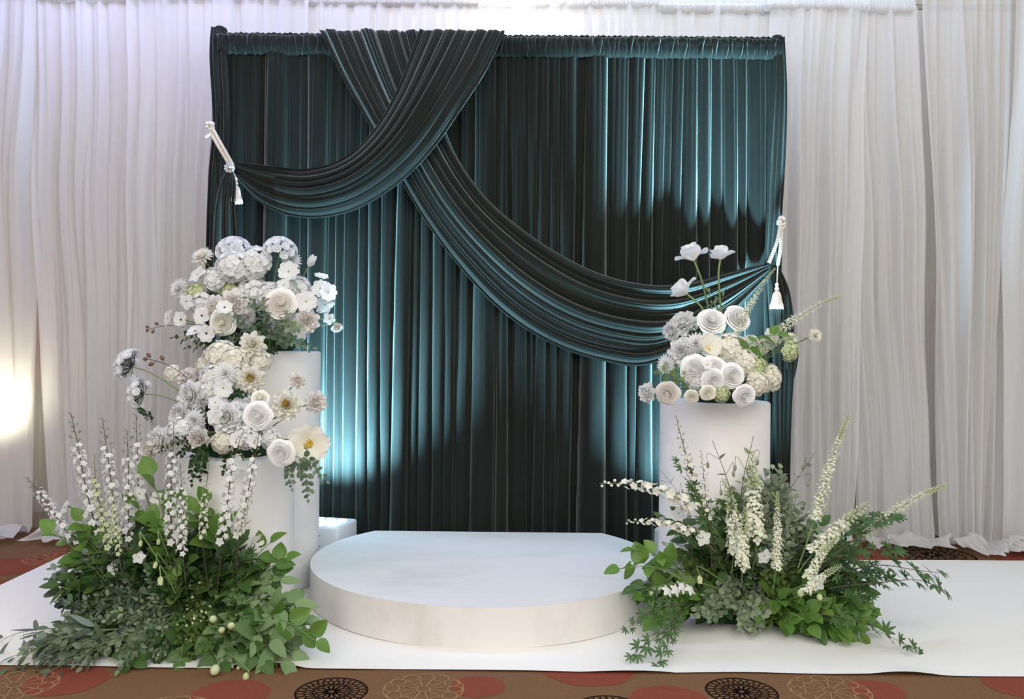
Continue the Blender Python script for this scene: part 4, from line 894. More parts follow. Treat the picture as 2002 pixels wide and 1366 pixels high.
LT, LS, RT = 'on the tall left pillar', 'on the shorter left pillar', 'on the right pillar'
H = [
 # crown of the tall left pillar
 ('umbel', 455, 482, 3.62, 33, 'spiky white lace flower at the very top of the tall left pillar bouquet', 'LT', (-.1, -.35, 1)),
 ('hydrangea', 452, 512, 3.52, 34, 'big white hydrangea high on the tall left pillar, left half of the top cluster', 'LT', None),
 ('hydrangea', 492, 508, 3.54, 34, 'big white hydrangea high on the tall left pillar, right half of the top cluster', 'LT', None),
 ('umbel', 550, 482, 3.60, 32, 'round white lace flower high on the right of the tall left pillar bouquet', 'LT', (.3, -.3, 1)),
 ('white_mum', 570, 506, 3.64, 19, 'white ruffled bloom just below the high right lace flower', 'LT', None),
 ('mum', 392, 496, 3.55, 22, 'pale yellow-white chrysanthemum sticking out at the upper left of the bouquet', 'LT', (-.4, -.6, .8)),
 ('cosmos', 563, 528, 3.46, 21, 'white cosmos with green-yellow eye under the high right lace flower', 'LT', (.1, -1, .3)),
 ('cosmos', 553, 556, 3.42, 13, 'tiny white cosmos between the big rose and the higher cosmos', 'LT', (0, -1, .2)),
 ('white_bell', 606, 516, 3.55, 17, 'white half closed bloom pointing up at the right of the tall pillar bouquet', 'LT', (.5, -.5, .7)),
 ('cosmos', 629, 536, 3.52, 14, 'small white cosmos seen from the side at the upper right edge', 'LT', (.3, -.5, 1)),
 ('cosmos', 623, 562, 3.50, 18, 'white cosmos in the right edge group, left one of the pair', 'LT', (-.3, -1, .2)),
 ('cosmos', 643, 570, 3.48, 18, 'white cosmos in the right edge group, right one of the pair', 'LT', (.5, -1, .1)),
 ('cosmos', 598, 588, 3.40, 22, 'white cosmos with yellow eye right of the large blush rose', 'LT', (.2, -1, .1)),
 ('phlox', 638, 597, 3.55, 20, 'very bright backlit white bloom against the teal velvet', 'LT', (.5, -.6, -.2)),
 ('phlox', 644, 624, 3.48, 12, 'small pinkish white bloom hanging at the right edge of the bouquet', 'LT', (.3, -1, -.3)),
 ('blush_rose', 659, 642, 3.46, 10, 'smallest pinkish bud far right against the teal velvet', 'LT', (.3, -.6, -.6)),
 ('white_mum', 344, 562, 3.52, 21, 'white ruffled bloom at the far left of the tall pillar bouquet', 'LT', (-.7, -.8, .2)),
 ('phlox', 381, 532, 3.50, 19, 'white four petalled bloom standing up left of the top cluster', 'LT', (-.4, -.8, .6)),
 ('hydrangea', 412, 543, 3.52, 24, 'white hydrangea below the top cluster at left, on the tall pillar', 'LT', (-.3, -1, .4)),
 ('green_hydrangea', 375, 572, 3.52, 20, 'greenish white hydrangea left of the cream roses', 'LT', (-.6, -.8, .2)),
 ('green_hydrangea', 445, 560, 3.56, 22, 'greenish white hydrangea behind the cream roses on the tall pillar', 'LT', (-.1, -.8, .6)),
 ('hydrangea', 385, 592, 3.50, 24, 'white hydrangea among the anemones at left', 'LT', (-.5, -1, 0)),
 ('hydrangea', 492, 566, 3.52, 32, 'wide white hydrangea in the middle of the tall pillar bouquet', 'LT', (0, -.8, .6)),
 ('hydrangea', 528, 574, 3.50, 30, 'white hydrangea just left of the large blush rose', 'LT', (0, -1, .4)),
 ('hydrangea', 582, 560, 3.54, 28, 'white hydrangea behind the cosmos at the right of the tall pillar', 'LT', (.3, -.8, .5)),
 ('blush_rose', 549, 592, 3.38, 27, 'large blush white rose right of centre on the tall left pillar', 'LT', (.15, -1, .15)),
 ('blush_peony', 417, 600, 3.40, 25, 'cream ruffled peony left of the little dark eyed bloom', 'LT', (-.2, -1, .2)),
 ('blush_peony', 455, 590, 3.42, 30, 'blush ruffled peony near the middle of the tall pillar bouquet', 'LT', (0, -1, .3)),
 ('cream_rose', 434, 630, 3.36, 24, 'cream rose below the ruffled peonies, above the dark leaves', 'LT', (-.1, -1, -.1)),
 ('anemone', 439, 598, 3.30, 16, 'small white anemone in front of the blush peony', 'LT', (.3, -1, .5)),
 ('anemone', 391, 616, 3.36, 18, 'white anemone with dark eye, uppermost of the four at left', 'LT', (-.2, -1, .1)),
 ('anemone', 349, 624, 3.40, 17, 'white anemone with dark eye, farthest left on the tall pillar', 'LT', (-.4, -1, .1)),
 ('anemone', 378, 642, 3.36, 17, 'white anemone with dark eye, looking up between two others', 'LT', (-.3, -.7, .8)),
 ('anemone', 401, 652, 3.34, 18, 'white anemone with dark eye, lowest of the four at left', 'LT', (0, -1, -.1)),
 ('phlox', 322, 620, 3.44, 18, 'pure white loose bloom left of the leftmost anemone', 'LT', (-.8, -.8, .3)),
 ('phlox', 361, 590, 3.42, 16, 'white starry bloom with a green eye above the anemones', 'LT', (-.3, -1, -.3)),
 ('blush_peony', 602, 626, 3.42, 25, 'blush peony low at the right of the tall left pillar bouquet', 'LT', (.5, -1, 0)),
 ('hydrangea', 570, 630, 3.46, 22, 'white hydrangea behind the eucalyptus, low right on the tall pillar', 'LT', (.2, -1, 0)),
 ('phlox', 585, 650, 3.40, 18, 'white bloom drooping over the tall pillar top', 'LT', (.2, -1, -.4)),
 ('hydrangea', 470, 612, 3.50, 28, 'white hydrangea half hidden behind the eucalyptus', 'LT', (0, -1, .2)),
 ('hydrangea', 538, 628, 3.50, 24, 'white hydrangea under the large blush rose', 'LT', (0, -1, 0)),
 # shorter left pillar
 ('dahlia', 493, 672, 3.18, 27, 'cream dahlia standing highest on the shorter left pillar', 'LS', (.1, -1, .3)),
 ('cream_hydrangea', 423, 690, 3.20, 32, 'cream hydrangea at the top left of the shorter pillar bouquet', 'LS', (-.3, -.8, .5)),
 ('cream_hydrangea', 398, 712, 3.22, 22, 'loose cream hydrangea at the left, below the bigger cream one', 'LS', (-.5, -.8, .2)),
 ('cream_hydrangea', 455, 702, 3.14, 26, 'cream hydrangea left below the highest dahlia', 'LS', (0, -1, .2)),
 ('cream_hydrangea', 508, 706, 3.20, 22, 'cream hydrangea right below the highest dahlia', 'LS', (.3, -1, 0)),
 ('gold_dahlia', 490, 738, 3.06, 28, 'cream dahlia with golden heart directly below the highest dahlia', 'LS', (.1, -1, .1)),
 ('hydrangea', 412, 740, 3.14, 28, 'white hydrangea left of the golden hearted dahlia', 'LS', (-.2, -1, .2)),
 ('white_mum', 438, 728, 3.10, 26, 'white ruffled bloom beside the golden hearted dahlia', 'LS', (0, -1, .3)),
 ('cosmos', 434, 759, 3.00, 20, 'white cosmos below the white hydrangea on the shorter pillar', 'LS', (0, -1, -.1)),
 ('cool_peony', 368, 772, 3.10, 30, 'white peony where the two long lace flower stems meet', 'LS', (-.5, -1, .1)),
 ('hydrangea', 400, 768, 3.12, 24, 'white hydrangea between the white peony and the cosmos', 'LS', (-.1, -1, 0)),
 ('blush_peony', 362, 738, 3.20, 24, 'faint blush bloom above the left white peony', 'LS', (-.6, -.8, .3)),
 ('cream_hydrangea', 330, 728, 3.22, 18, 'pale loose bloom reaching left below the brown wire buds', 'LS', (-.7, -.7, .3)),
 ('umbel', 246, 712, 3.16, 33, 'white lace flower on a long stem, upper one of two reaching left', 'LS', (-1, -.12, .38)),
 ('umbel', 268, 768, 3.12, 31, 'white lace flower on a long stem, lower one of two reaching left', 'LS', (-1, -.12, .15)),
 ('cool_peony', 348, 812, 3.08, 27, 'white peony below the left one, above the floor blooms', 'LS', (-.6, -1, -.1)),
 ('white_mum', 375, 822, 3.04, 22, 'white ruffled bloom left of the biggest peony', 'LS', (-.3, -1, -.1)),
 ('peony', 441, 816, 2.94, 33, 'biggest white peony in the middle of the shorter pillar bouquet', 'LS', (-.05, -1, .1)),
 ('peony', 470, 806, 2.98, 22, 'white peony half hidden behind the biggest one, right side', 'LS', (.3, -1, .2)),
 ('phlox', 415, 812, 2.92, 18, 'bright white bloom overlapping the biggest peony on its left', 'LS', (-.3, -1, .1)),
 ('phlox', 418, 785, 2.98, 16, 'white starry bloom just above the biggest peony', 'LS', (-.2, -1, .4)),
 ('rose', 503, 812, 2.94, 25, 'white rose right of the biggest peony', 'LS', (.1, -1, .1)),
 ('cream_rose', 508, 778, 3.02, 16, 'cream rosebud above the white rose', 'LS', (.1, -1, .5)),
 ('gold_dahlia', 560, 790, 2.98, 31, 'cream dahlia with golden heart at the right over the pillar edge', 'LS', (.2, -1, .3)),
 ('blush_peony', 620, 785, 3.10, 23, 'blush ruffled bloom at the far right edge before the teal velvet', 'LS', (.7, -.8, .2)),
 ('blush_peony', 583, 742, 3.16, 17, 'faint blush bloom in front of the tall pillar shaft', 'LS', (.5, -.8, .4)),
 ('hydrangea', 478, 858, 2.94, 24, 'white hydrangea below the white rose', 'LS', (.1, -1, -.3)),
 ('poppy', 603, 868, 2.95, 41, 'large open cream poppy with golden stamens over the pillar edge', 'LS', (.25, -1, .05)),
 ('rose', 549, 886, 2.90, 24, 'white rose left of the open poppy', 'LS', (.05, -1, -.05)),
 ('cosmos', 461, 860, 2.88, 15, 'small white cosmos below the biggest peony, left one', 'LS', (0, -1, 0)),
 ('cosmos', 497, 862, 2.88, 15, 'small white cosmos below the biggest peony, right one', 'LS', (.1, -1, 0)),
 ('hydrangea', 528, 858, 2.98, 22, 'white hydrangea between the two white roses', 'LS', (.2, -1, 0)),
 ('blush_peony', 385, 858, 2.98, 25, 'blush bloom above the dark trailing ivy', 'LS', (-.3, -1, -.2)),
 ('peony', 306, 862, 3.00, 30, 'full white peony at the lower left of the shorter pillar bouquet', 'LS', (-.7, -1, 0)),
 ('hydrangea', 342, 842, 3.02, 26, 'white hydrangea right of the lower left peony', 'LS', (-.5, -1, .1)),
 ('blush_peony', 288, 882, 3.02, 18, 'blush bloom lowest at the left, under the full peony', 'LS', (-.7, -1, -.4)),
 ('phlox', 460, 912, 2.88, 22, 'large pale petalled bloom hanging before the pillar top edge', 'LS', (-.1, -1, -.3)),
 ('hydrangea', 470, 785, 3.06, 22, 'white hydrangea behind the biggest peony', 'LS', (.1, -.8, .5)),
 ('cream_hydrangea', 432, 868, 2.94, 22, 'cream hydrangea under the biggest peony', 'LS', (-.1, -1, -.3)),
 # right pillar
 ('tulip', 1352, 497, 3.44, 31, 'white long stemmed tulip, topmost over the right pillar', 'RT', (-.35, .15, 1)),
 ('tulip', 1409, 497, 3.44, 25, 'white long stemmed tulip on the straight stem, right of the topmost', 'RT', (.1, .1, 1)),
 ('tulip', 1334, 566, 3.38, 29, 'white tulip leaning left over the right pillar', 'RT', (-.8, .1, .8)),
 ('peony', 1332, 628, 3.36, 30, 'white ruffled peony at the upper left of the right pillar bouquet', 'RT', (-.4, -.6, .7)),
 ('cool_peony', 1310, 648, 3.34, 22, 'white peony seen from the side at the left, under the ruffled one', 'RT', (-.9, -.5, -.2)),
 ('rose', 1392, 626, 3.30, 25, 'white curled rose in the middle under the tulip leaves', 'RT', (0, -1, .5)),
 ('rose', 1444, 620, 3.32, 24, 'white rose right of the curled rose, under the white spike', 'RT', (.3, -1, .4)),
 ('cool_peony', 1332, 688, 3.28, 29, 'large white peony at the left of the right pillar bouquet', 'RT', (-.5, -1, .1)),
 ('white_mum', 1300, 712, 3.30, 20, 'white ruffled bloom at the left edge, below the large peony', 'RT', (-.8, -1, 0)),
 ('open_cream', 1386, 678, 3.22, 32, 'cream open bloom with yellow heart at the centre of the bouquet', 'RT', (.1, -.9, .5)),
 ('white_mum', 1360, 668, 3.26, 22, 'white ruffled bloom left of the yellow hearted one', 'RT', (-.2, -1, .4)),
 ('cream_hydrangea', 1432, 680, 3.24, 34, 'big cream hydrangea right of the yellow hearted bloom', 'RT', (.2, -1, .4)),
 ('hydrangea', 1472, 672, 3.32, 22, 'white hydrangea right behind the big cream one', 'RT', (.4, -.8, .4)),
 ('rose', 1358, 722, 3.16, 26, 'white rose at left of the four clustered roses', 'RT', (-.3, -1, .1)),
 ('rose', 1396, 720, 3.16, 24, 'white rose at the top of the four clustered roses', 'RT', (0, -1, .3)),
 ('rose', 1395, 745, 3.12, 22, 'white rose at the bottom of the four clustered roses', 'RT', (-.1, -1, -.1)),
 ('rose', 1432, 734, 3.12, 22, 'white rose at right of the four clustered roses', 'RT', (.1, -1, 0)),
 ('cream_hydrangea', 1462, 708, 3.20, 26, 'cream hydrangea behind the rightmost clustered rose', 'RT', (.3, -1, .2)),
 ('green_hydrangea', 1482, 718, 3.22, 27, 'greenish cream hydrangea right of the clustered roses', 'RT', (.5, -1, .2)),
 ('cream_hydrangea', 1512, 740, 3.24, 27, 'cream hydrangea at the right edge of the right pillar bouquet', 'RT', (.8, -1, 0)),
 ('cream_hydrangea', 1486, 752, 3.18, 24, 'cream hydrangea low at the right, above the pillar rim', 'RT', (.4, -1, -.2)),
 ('hydrangea', 1362, 748, 3.16, 20, 'small white hydrangea low left of the clustered roses', 'RT', (-.3, -1, -.2)),
 ('cream_rose', 1384, 768, 3.10, 14, 'small cream rose just above the pillar rim', 'RT', (-.1, -1, -.2)),
 ('green_hydrangea', 1412, 772, 3.12, 17, 'small greenish hydrangea between the small cream rose and the low rose', 'RT', (.1, -1, -.3)),
 ('rose', 1456, 774, 3.08, 20, 'white rose lowest at right, hanging over the pillar rim', 'RT', (.1, -1, -.2)),
 ('peony', 1262, 768, 3.14, 21, 'white ruffled bloom sticking out left of the right pillar', 'RT', (-.9, -.7, -.1)),
 ('blush_rose', 1305, 770, 3.14, 22, 'pale rose at the lower left edge of the right pillar top', 'RT', (-.4, -1, -.4)),
 ('cream_rose', 1352, 776, 3.14, 13, 'cream bud lying on the pillar rim', 'RT', (-.2, -1, -.3)),
 ('green_hydrangea', 1550, 686, 3.26, 20, 'greenish ruffled bloom reaching right of the right pillar bouquet', 'RT', (.8, -.8, 0)),
 ('mum', 1597, 655, 3.30, 14, 'small white bloom with green eye at the tip of the right branch', 'RT', (.4, -1, .2)),
 ('mum', 1548, 660, 3.30, 13, 'small white bloom before the end of the right branch', 'RT', (.2, -1, .4)),
 ('cosmos', 1510, 655, 3.28, 16, 'small white bloom behind the big green leaf', 'RT', (.3, -1, .4)),
 ('phlox', 1384, 712, 3.10, 10, 'tiny white bloom between the clustered roses', 'RT', (0, -1, .2)),
 # blooms in the floor greenery
 ('phlox', 1376, 1052, 2.98, 15, 'white phlox flower high in the right floor greenery', 'RG', (0, -1, .1)),
 ('phlox', 1442, 1050, 3.02, 15, 'white phlox flower right of the topmost phlox', 'RG', (-.3, -1, .2)),
 ('phlox', 1327, 1003, 3.12, 14, 'white blossom before the right pillar shaft', 'RG', (-.3, -1, .3)),
 ('phlox', 1498, 1090, 2.96, 16, 'pinkish white blossom in the middle of the right floor greenery', 'RG', (.3, -1, -.3)),
 ('phlox', 1600, 1140, 2.95, 15, 'pinkish blossom at right over the broad leaves', 'RG', (.1, -1, .2)),
 ('phlox', 1442, 1068, 2.95, 10, 'small white blossom below the pair of phlox', 'RG', (0, -1, 0)),
 ('phlox', 212, 1043, 2.94, 22, 'white starry blossom in front of the left larkspurs', 'LG', (-.1, -1, .2)),
 ('phlox', 122, 990, 3.02, 16, 'white blossom seen from the side at the far left', 'LG', (-.7, -.7, .5)),
 ('phlox', 270, 965, 2.98, 14, 'white blossom left of the round broad leaf', 'LG', (-.2, -1, .2)),
 ('phlox', 305, 975, 2.98, 14, 'white blossom under the round broad leaf', 'LG', (.1, -1, .1)),
 ('phlox', 218, 1112, 2.86, 13, 'small white blossom over the silver eucalyptus', 'LG', (-.1, -1, .2)),
 ('phlox', 270, 1088, 2.86, 13, 'small white blossom seen from the side in the left greenery', 'LG', (0, -.8, .6)),
 ('phlox', 348, 1028, 2.94, 14, 'white blossom in the shade of the left mound', 'LG', (.1, -1, 0)),
 ('phlox', 425, 1028, 2.92, 14, 'white starry blossom under the right larkspur', 'LG', (.1, -1, .2)),
 ('sweet_pea', 505, 1058, 2.88, 19, 'white sweet pea blossom at the right of the left mound', 'LG', (.4, -.7, .4)),
 ('sweet_pea', 372, 1330, 2.62, 9, 'fallen white blossom on the brown carpet', 'LG', (0, -.5, .8)),
 ('bell', 305, 1100, 2.80, 9, 'pale hanging bell, upper one on the long stalk', 'LG', (-.2, -.3, -1)),
 ('bell', 314, 1130, 2.78, 12, 'pale hanging bell, lower one on the long stalk', 'LG', (.1, -.3, -1)),
 ('bell', 275, 1058, 2.86, 8, 'pale narrow bell at the top of the left mound', 'LG', (0, -.2, -1)),
 ('bell', 310, 1055, 2.86, 8, 'pale narrow bell right of the other narrow one', 'LG', (0, -.2, -1)),
 ('bud', 417, 1210, 2.70, 8, 'round pale bud, highest of the lower round buds', 'LG', (0, -1, .2)),
 ('bud', 434, 1231, 2.69, 7, 'round pale bud between two larger ones', 'LG', (0, -1, 0)),
 ('bud', 452, 1223, 2.68, 8, 'round pale bud right of its two neighbours', 'LG', (.2, -1, .3)),
 ('bud', 421, 1308, 2.64, 10, 'fat green-white bud hanging over the runner edge', 'LG', (0, -1, -.5)),
 ('bud', 481, 1321, 2.62, 7, 'small round bud hanging lowest over the carpet', 'LG', (0, -.6, -1)),
 ('bell', 1368, 1128, 2.88, 11, 'white spurred bloom at the end of the hanging row', 'RG', (0, -.3, -1)),
 ('bud', 1565, 1158, 2.92, 7, 'round green-white bud in the right greenery, left of a pair', 'RG', (0, -.8, -.6)),
 ('bud', 1602, 1166, 2.92, 6, 'round green-white bud in the right greenery, right of a pair', 'RG', (.1, -.8, -.6)),
]
for kind, px, py, Y, r, lab, core, face in H: head(kind, px, py, Y, r, lab, core, face, rstem=.0042 if kind in ('tulip',) else .0026)

# single sprays placed by hand: kind, base px, tip px, depth at base and tip, name, label
def S(kind, b, t, Yb, Yt, name, label, cat='flower', up=None, bowup=1, group=None, i=None):
    p = at(b[0], b[1], Yb); q = at(t[0], t[1], Yt); p[2] = max(p[2], .015); q[2] = max(q[2], .012)
    return spray(kind, q, 0, p, label, name, cat, group, base=p, up=up, bowup=bowup, i=i)
L1 = 'larkspur'
S('larkspur_hook', (200, 1140), (40, 918), 2.92, 2.98, L1, 'white larkspur leaning farthest left, its tip hooked over')
S('larkspur', (215, 1150), (130, 808), 2.96, 3.02, L1, 'tall white larkspur with long bud tip, second from the left')
S('larkspur_green', (232, 1150), (186, 888), 2.86, 2.90, L1, 'greenish larkspur between two tall white ones at left')
S('larkspur', (250, 1150), (205, 815), 2.98, 3.04, L1, 'tall white larkspur left of the full white peony')
S('larkspur', (262, 1150), (243, 838), 2.96, 3.00, L1, 'white larkspur close beside another, left of the full peony')
S('larkspur', (262, 1140), (272, 808), 3.02, 3.06, L1, 'white larkspur touching the leaves beside the full peony')
S('larkspur', (352, 1160), (334, 822), 2.86, 2.88, L1, 'white larkspur in front of the dark trailing ivy')
S('larkspur', (365, 1160), (348, 905), 2.82, 2.84, L1, 'short white larkspur in front of the ivy, lower than its neighbour', i=3)
S('larkspur_thin', (408, 1150), (404, 905), 2.84, 2.82, L1, 'thin greenish larkspur in front of the shorter pillar')
S('larkspur', (425, 1150), (478, 838), 2.84, 2.82, L1, 'white larkspur rising before the white hydrangea under the rose')
S('larkspur', (455, 1130), (512, 842), 2.86, 2.84, L1, 'white larkspur rightmost of those before the shorter pillar')
S('larkspur_thin', (462, 1120), (492, 950), 2.82, 2.80, L1, 'short greenish larkspur with leafy top before the white pillar')
S('larkspur_green', (240, 1140), (225, 950), 2.80, 2.82, L1, 'short budding larkspur in the left crowd')
S('larkspur_thin', (1400, 1110), (1322, 812), 3.08, 3.12, L1, 'thin pale larkspur leaning left before the right pillar')
S('larkspur_thin', (1392, 1110), (1365, 880), 3.04, 3.06, L1, 'thin feathery larkspur in the middle of the right pillar')
S('loose_stock', (1430, 1120), (1420, 935), 3.02, 3.0, 'stock', 'pale green-white stock spike, left of three before the right pillar')
S('loose_stock', (1478, 1100), (1466, 880), 3.06, 3.06, 'stock', 'pale green-white stock spike at the right pillar edge')
S('stock', (1512, 1150), (1520, 960), 2.98, 2.98, 'stock', 'white stock spike with dense florets before the dark tail of velvet')
S('loose_stock', (1450, 1140), (1455, 990), 2.94, 2.92, 'stock', 'short greenish stock spike in the middle of the mound')
S('loose_stock', (1560, 1120), (1700, 985), 2.98, 3.0, 'stock', 'white stock spike leaning right beside the maple leaves')
S('loose_stock', (1570, 1160), (1640, 1050), 2.94, 2.92, 'stock', 'short white stock spike below the maple leaves')
S('loose_stock', (1560, 1180), (1645, 1105), 2.86, 2.84, 'stock', 'greenish white stock low at the right of the mound')
S('astilbe', (1560, 1110), (1660, 812), 3.10, 3.16, 'astilbe', 'long white spray leaning right and up over the right greenery')
S('astilbe', (1610, 1100), (1852, 948), 3.06, 3.10, 'astilbe', 'long white spray reaching far right before the sheer drape')
S('catkin', (1420, 1070), (1172, 945), 3.06, 3.00, 'blossom_spray', 'arching white blossom spray reaching left to the platform, upper one')
S('catkin', (1400, 1080), (1222, 1020), 3.02, 2.98, 'blossom_spray', 'white blossom spray curving down at the left, lower one', up=(-.4, -.3, 1))
S('columbine', (1400, 1150), (1255, 1155), 2.94, 2.84, 'columbine', 'columbine stalk with white spurred blooms hanging over the platform edge')
S('veronica', (1420, 690), (1516, 524), 3.34, 3.30, 'veronica', 'white veronica spike leaning right toward the tassel')
S('veronica', (1425, 722), (1645, 578), 3.30, 3.34, 'veronica', 'long white veronica spike reaching right past the velvet')
S('stock', (1420, 740), (1560, 655), 3.26, 3.28, 'stock', 'greenish branch reaching right from the right pillar bouquet')
S('clematis', (1420, 1100), (1405, 860), 3.02, 3.04, 'clematis', 'thin clematis shoot with nodding buds before the right pillar', 'vine')
S('clematis', (1440, 1100), (1462, 850), 3.04, 3.06, 'clematis', 'thin clematis shoot curling at its top near the pillar edge', 'vine', bowup=-1)
S('clematis', (1520, 1090), (1585, 880), 3.08, 3.12, 'clematis', 'thin clematis shoot right of the velvet tail', 'vine')
S('clematis', (1350, 1100), (1300, 915), 3.02, 3.04, 'clematis', 'thin clematis shoot left before the right pillar', 'vine')
S('wire_buds', (372, 745), (288, 702), 3.16, 3.16, 'bud_twig', 'thin twig with two small dark buds above the lace flowers', 'twig')
S('wire_buds', (360, 640), (290, 645), 3.40, 3.40, 'bud_twig', 'thin twig with brown buds at the far left of the tall pillar bouquet', 'twig')
E1 = 'eucalyptus_sprig'; FO = 'foliage'
for k, (b_, t_, Y_, lb) in enumerate([((520, 668), (478, 578), 3.34, 'grey-green eucalyptus sprig rising left of the blush rose'), ((528, 680), (518, 586), 3.32, 'grey-green eucalyptus sprig rising beside the blush rose'), ((500, 680), (455, 620), 3.32, 'grey-green eucalyptus sprig leaning left over the cream rose'),
    ((540, 680), (568, 610), 3.34, 'grey-green eucalyptus sprig under the blush rose, leaning right'), ((540, 672), (610, 680), 3.30, 'grey-green eucalyptus sprig lying along the tall pillar top'), ((545, 660), (590, 640), 3.30, 'grey-green eucalyptus sprig in front of the low hydrangea'),
    ((500, 650), (500, 700), 3.28, 'eucalyptus sprig hanging behind the highest dahlia'), ((480, 660), (432, 680), 3.34, 'eucalyptus sprig behind the cream hydrangea')]):
    S('silver_dollar' if k % 2 else 'eucalyptus', b_, t_, 3.45, Y_, E1, lb, FO)
for b_, t_, Y_, lb in [((560, 890), (572, 955), 2.88, 'eucalyptus sprig hanging under the white rose, left one'), ((580, 890), (602, 975), 2.86, 'eucalyptus sprig hanging lowest below the open poppy'), ((590, 890), (636, 940), 2.86, 'eucalyptus sprig hanging at the right edge below the poppy')]:
    S('eucalyptus', b_, t_, 3.0, Y_, E1, lb, FO, bowup=.2)
for b_, t_, Y_, lb in [((400, 860), (375, 945), 2.90, 'dark ivy trail hanging left of the larkspur'), ((410, 860), (392, 935), 2.88, 'dark ivy trail hanging beside the shorter pillar'), ((400, 855), (312, 880), 2.96, 'dark ivy sprig reaching left under the full peony'), ((390, 860), (340, 905), 2.94, 'dark ivy sprig under the left hydrangea'),
    ((470, 850), (440, 925), 2.9, 'dark leafy sprig hanging over the shorter pillar rim'), ((470, 830), (510, 850), 2.98, 'dark leafy sprig between peony and rose')]:
    S('ivy', b_, t_, 3.05, Y_, 'ivy_trail', lb, FO, bowup=.3)
for b_, t_, Y_, lb in [((480, 690), (340, 660), 3.40, 'dark green leafy twig reaching left below the anemones'), ((480, 690), (365, 680), 3.36, 'dark green leafy twig under the lowest anemone'), ((500, 690), (540, 690), 3.36, 'dark leaves at the foot of the tall pillar bouquet'), ((520, 690), (430, 655), 3.36, 'dark leaves under the cream rose'),
    ((440, 780), (480, 775), 3.0, 'dark leaves above the biggest peony'), ((300, 830), (272, 800), 3.05, 'green leaves beside the full white peony')]:
    S('ivy', b_, t_, Y_+.1, Y_, 'leafy_twig', lb, FO)
for b_, t_, Y_, lb in [((1380, 760), (1290, 730), 3.14, 'pale green seeded sprig at the left of the right pillar bouquet'), ((1385, 770), (1310, 745), 3.12, 'second pale green seeded sprig, just below the other'), ((1400, 700), (1350, 640), 3.30, 'dark leaves between the peony and the curled rose')]:
    S('pennycress' if 'seeded' in lb else 'ivy', b_, t_, 3.3, Y_, 'leafy_twig', lb, FO)
for b_, t_, Y_, lb in [((540, 620), (552, 520), 3.50, 'feathery green frond under the high right lace flower'), ((590, 610), (570, 540), 3.44, 'feathery green frond among the cosmos'), ((570, 640), (640, 610), 3.44, 'feathery green frond at the right of the tall pillar bouquet'), ((440, 890), (420, 905), 2.9, 'small feathery frond over the pillar rim')]:
    S('feather', b_, t_, Y_+.05, Y_, 'fern_frond', lb, FO)
# single broad leaves above the mounds and round the right bouquet
for b_, t_, Y_, lb in [((200, 1150), (110, 1035), 2.92, 'broad bright green leaves leaning left above the larkspur feet'), ((215, 1130), (155, 1020), 2.94, 'broad bright leaf pointing up beside the left broad leaves'), ((350, 1100), (292, 932), 2.98, 'two broad green leaves standing before the sheer drape'), ((330, 1090), (262, 985), 2.96, 'broad green leaf below the standing pair'),
    ((440, 1120), (400, 985), 2.92, 'broad bright leaves upright before the shorter pillar'), ((450, 1130), (375, 1000), 2.9, 'broad leaves leaning left before the shorter pillar'), ((480, 1160), (560, 1090), 2.9, 'pointed green leaves reaching right before the tall pillar'), ((460, 1170), (530, 1060), 2.9, 'pointed green leaf behind the sweet pea blossom'), ((500, 1200), (620, 1250), 2.74, 'long twisted leaf at the right tip of the left mound'),
    ((1330, 1130), (1212, 1108), 2.90, 'broad bright leaves lying on the platform edge'), ((1330, 1120), (1240, 1075), 2.92, 'broad bright leaf rising at the platform edge'), ((1430, 700), (1520, 655), 3.22, 'single big green leaf right of the cream hydrangea')]:
    S('bright_broad', b_, t_, Y_+.05, Y_, 'broad_leaf_sprig', lb, FO)
for b_, t_, lb in [((1400, 640), (1384, 570), 'short upright green leaf at the tulip stems, left one'), ((1405, 640), (1412, 578), 'short upright green leaf at the tulip stems, right one')]:
    S('willow_eucalyptus', b_, t_, 3.36, 3.34, 'tulip_leaf', lb, FO)
# trailing maple
for b_, t_, Yb, Y_, lb, kd in [((1340, 1190), (1240, 1290), 2.96, 2.76, 'long maple trail hanging down the platform onto the runner', 'maple'), ((1330, 1190), (1282, 1302), 2.94, 2.74, 'maple trail reaching lowest on the runner', 'maple'), ((1340, 1180), (1222, 1222), 2.94, 2.82, 'maple trail reaching left at the platform foot', 'maple'),
    ((1600, 1200), (1795, 1270), 2.98, 2.90, 'maple trail lying right and low on the runner', 'maple'), ((1620, 1150), (1850, 1160), 3.0, 3.05, 'thin maple trail reaching farthest right, lower one', 'maple'), ((1610, 1140), (1830, 1115), 3.0, 3.08, 'maple trail reaching right, middle one', 'maple'),
    ((1600, 1120), (1755, 1010), 3.02, 3.06, 'dark maple branch at right before the puddled white drape', 'maple7'), ((1600, 1100), (1700, 1005), 3.04, 3.06, 'maple branch left of the dark one', 'maple7'), ((1610, 1130), (1760, 1075), 3.0, 3.04, 'maple branch over the black carpet rosette', 'maple7'),
    ((1390, 1080), (1318, 905), 3.06, 3.08, 'thin maple shoot rising before the right pillar', 'maple'), ((1370, 1080), (1285, 1010), 3.02, 3.0, 'maple shoot at the left edge of the right pillar', 'maple7'), ((1400, 1080), (1345, 955), 3.04, 3.04, 'maple shoot between the blossom spray and the larkspur', 'maple7')]:
    S(kd, b_, t_, Yb, Y_, 'maple_branch', lb, FO)
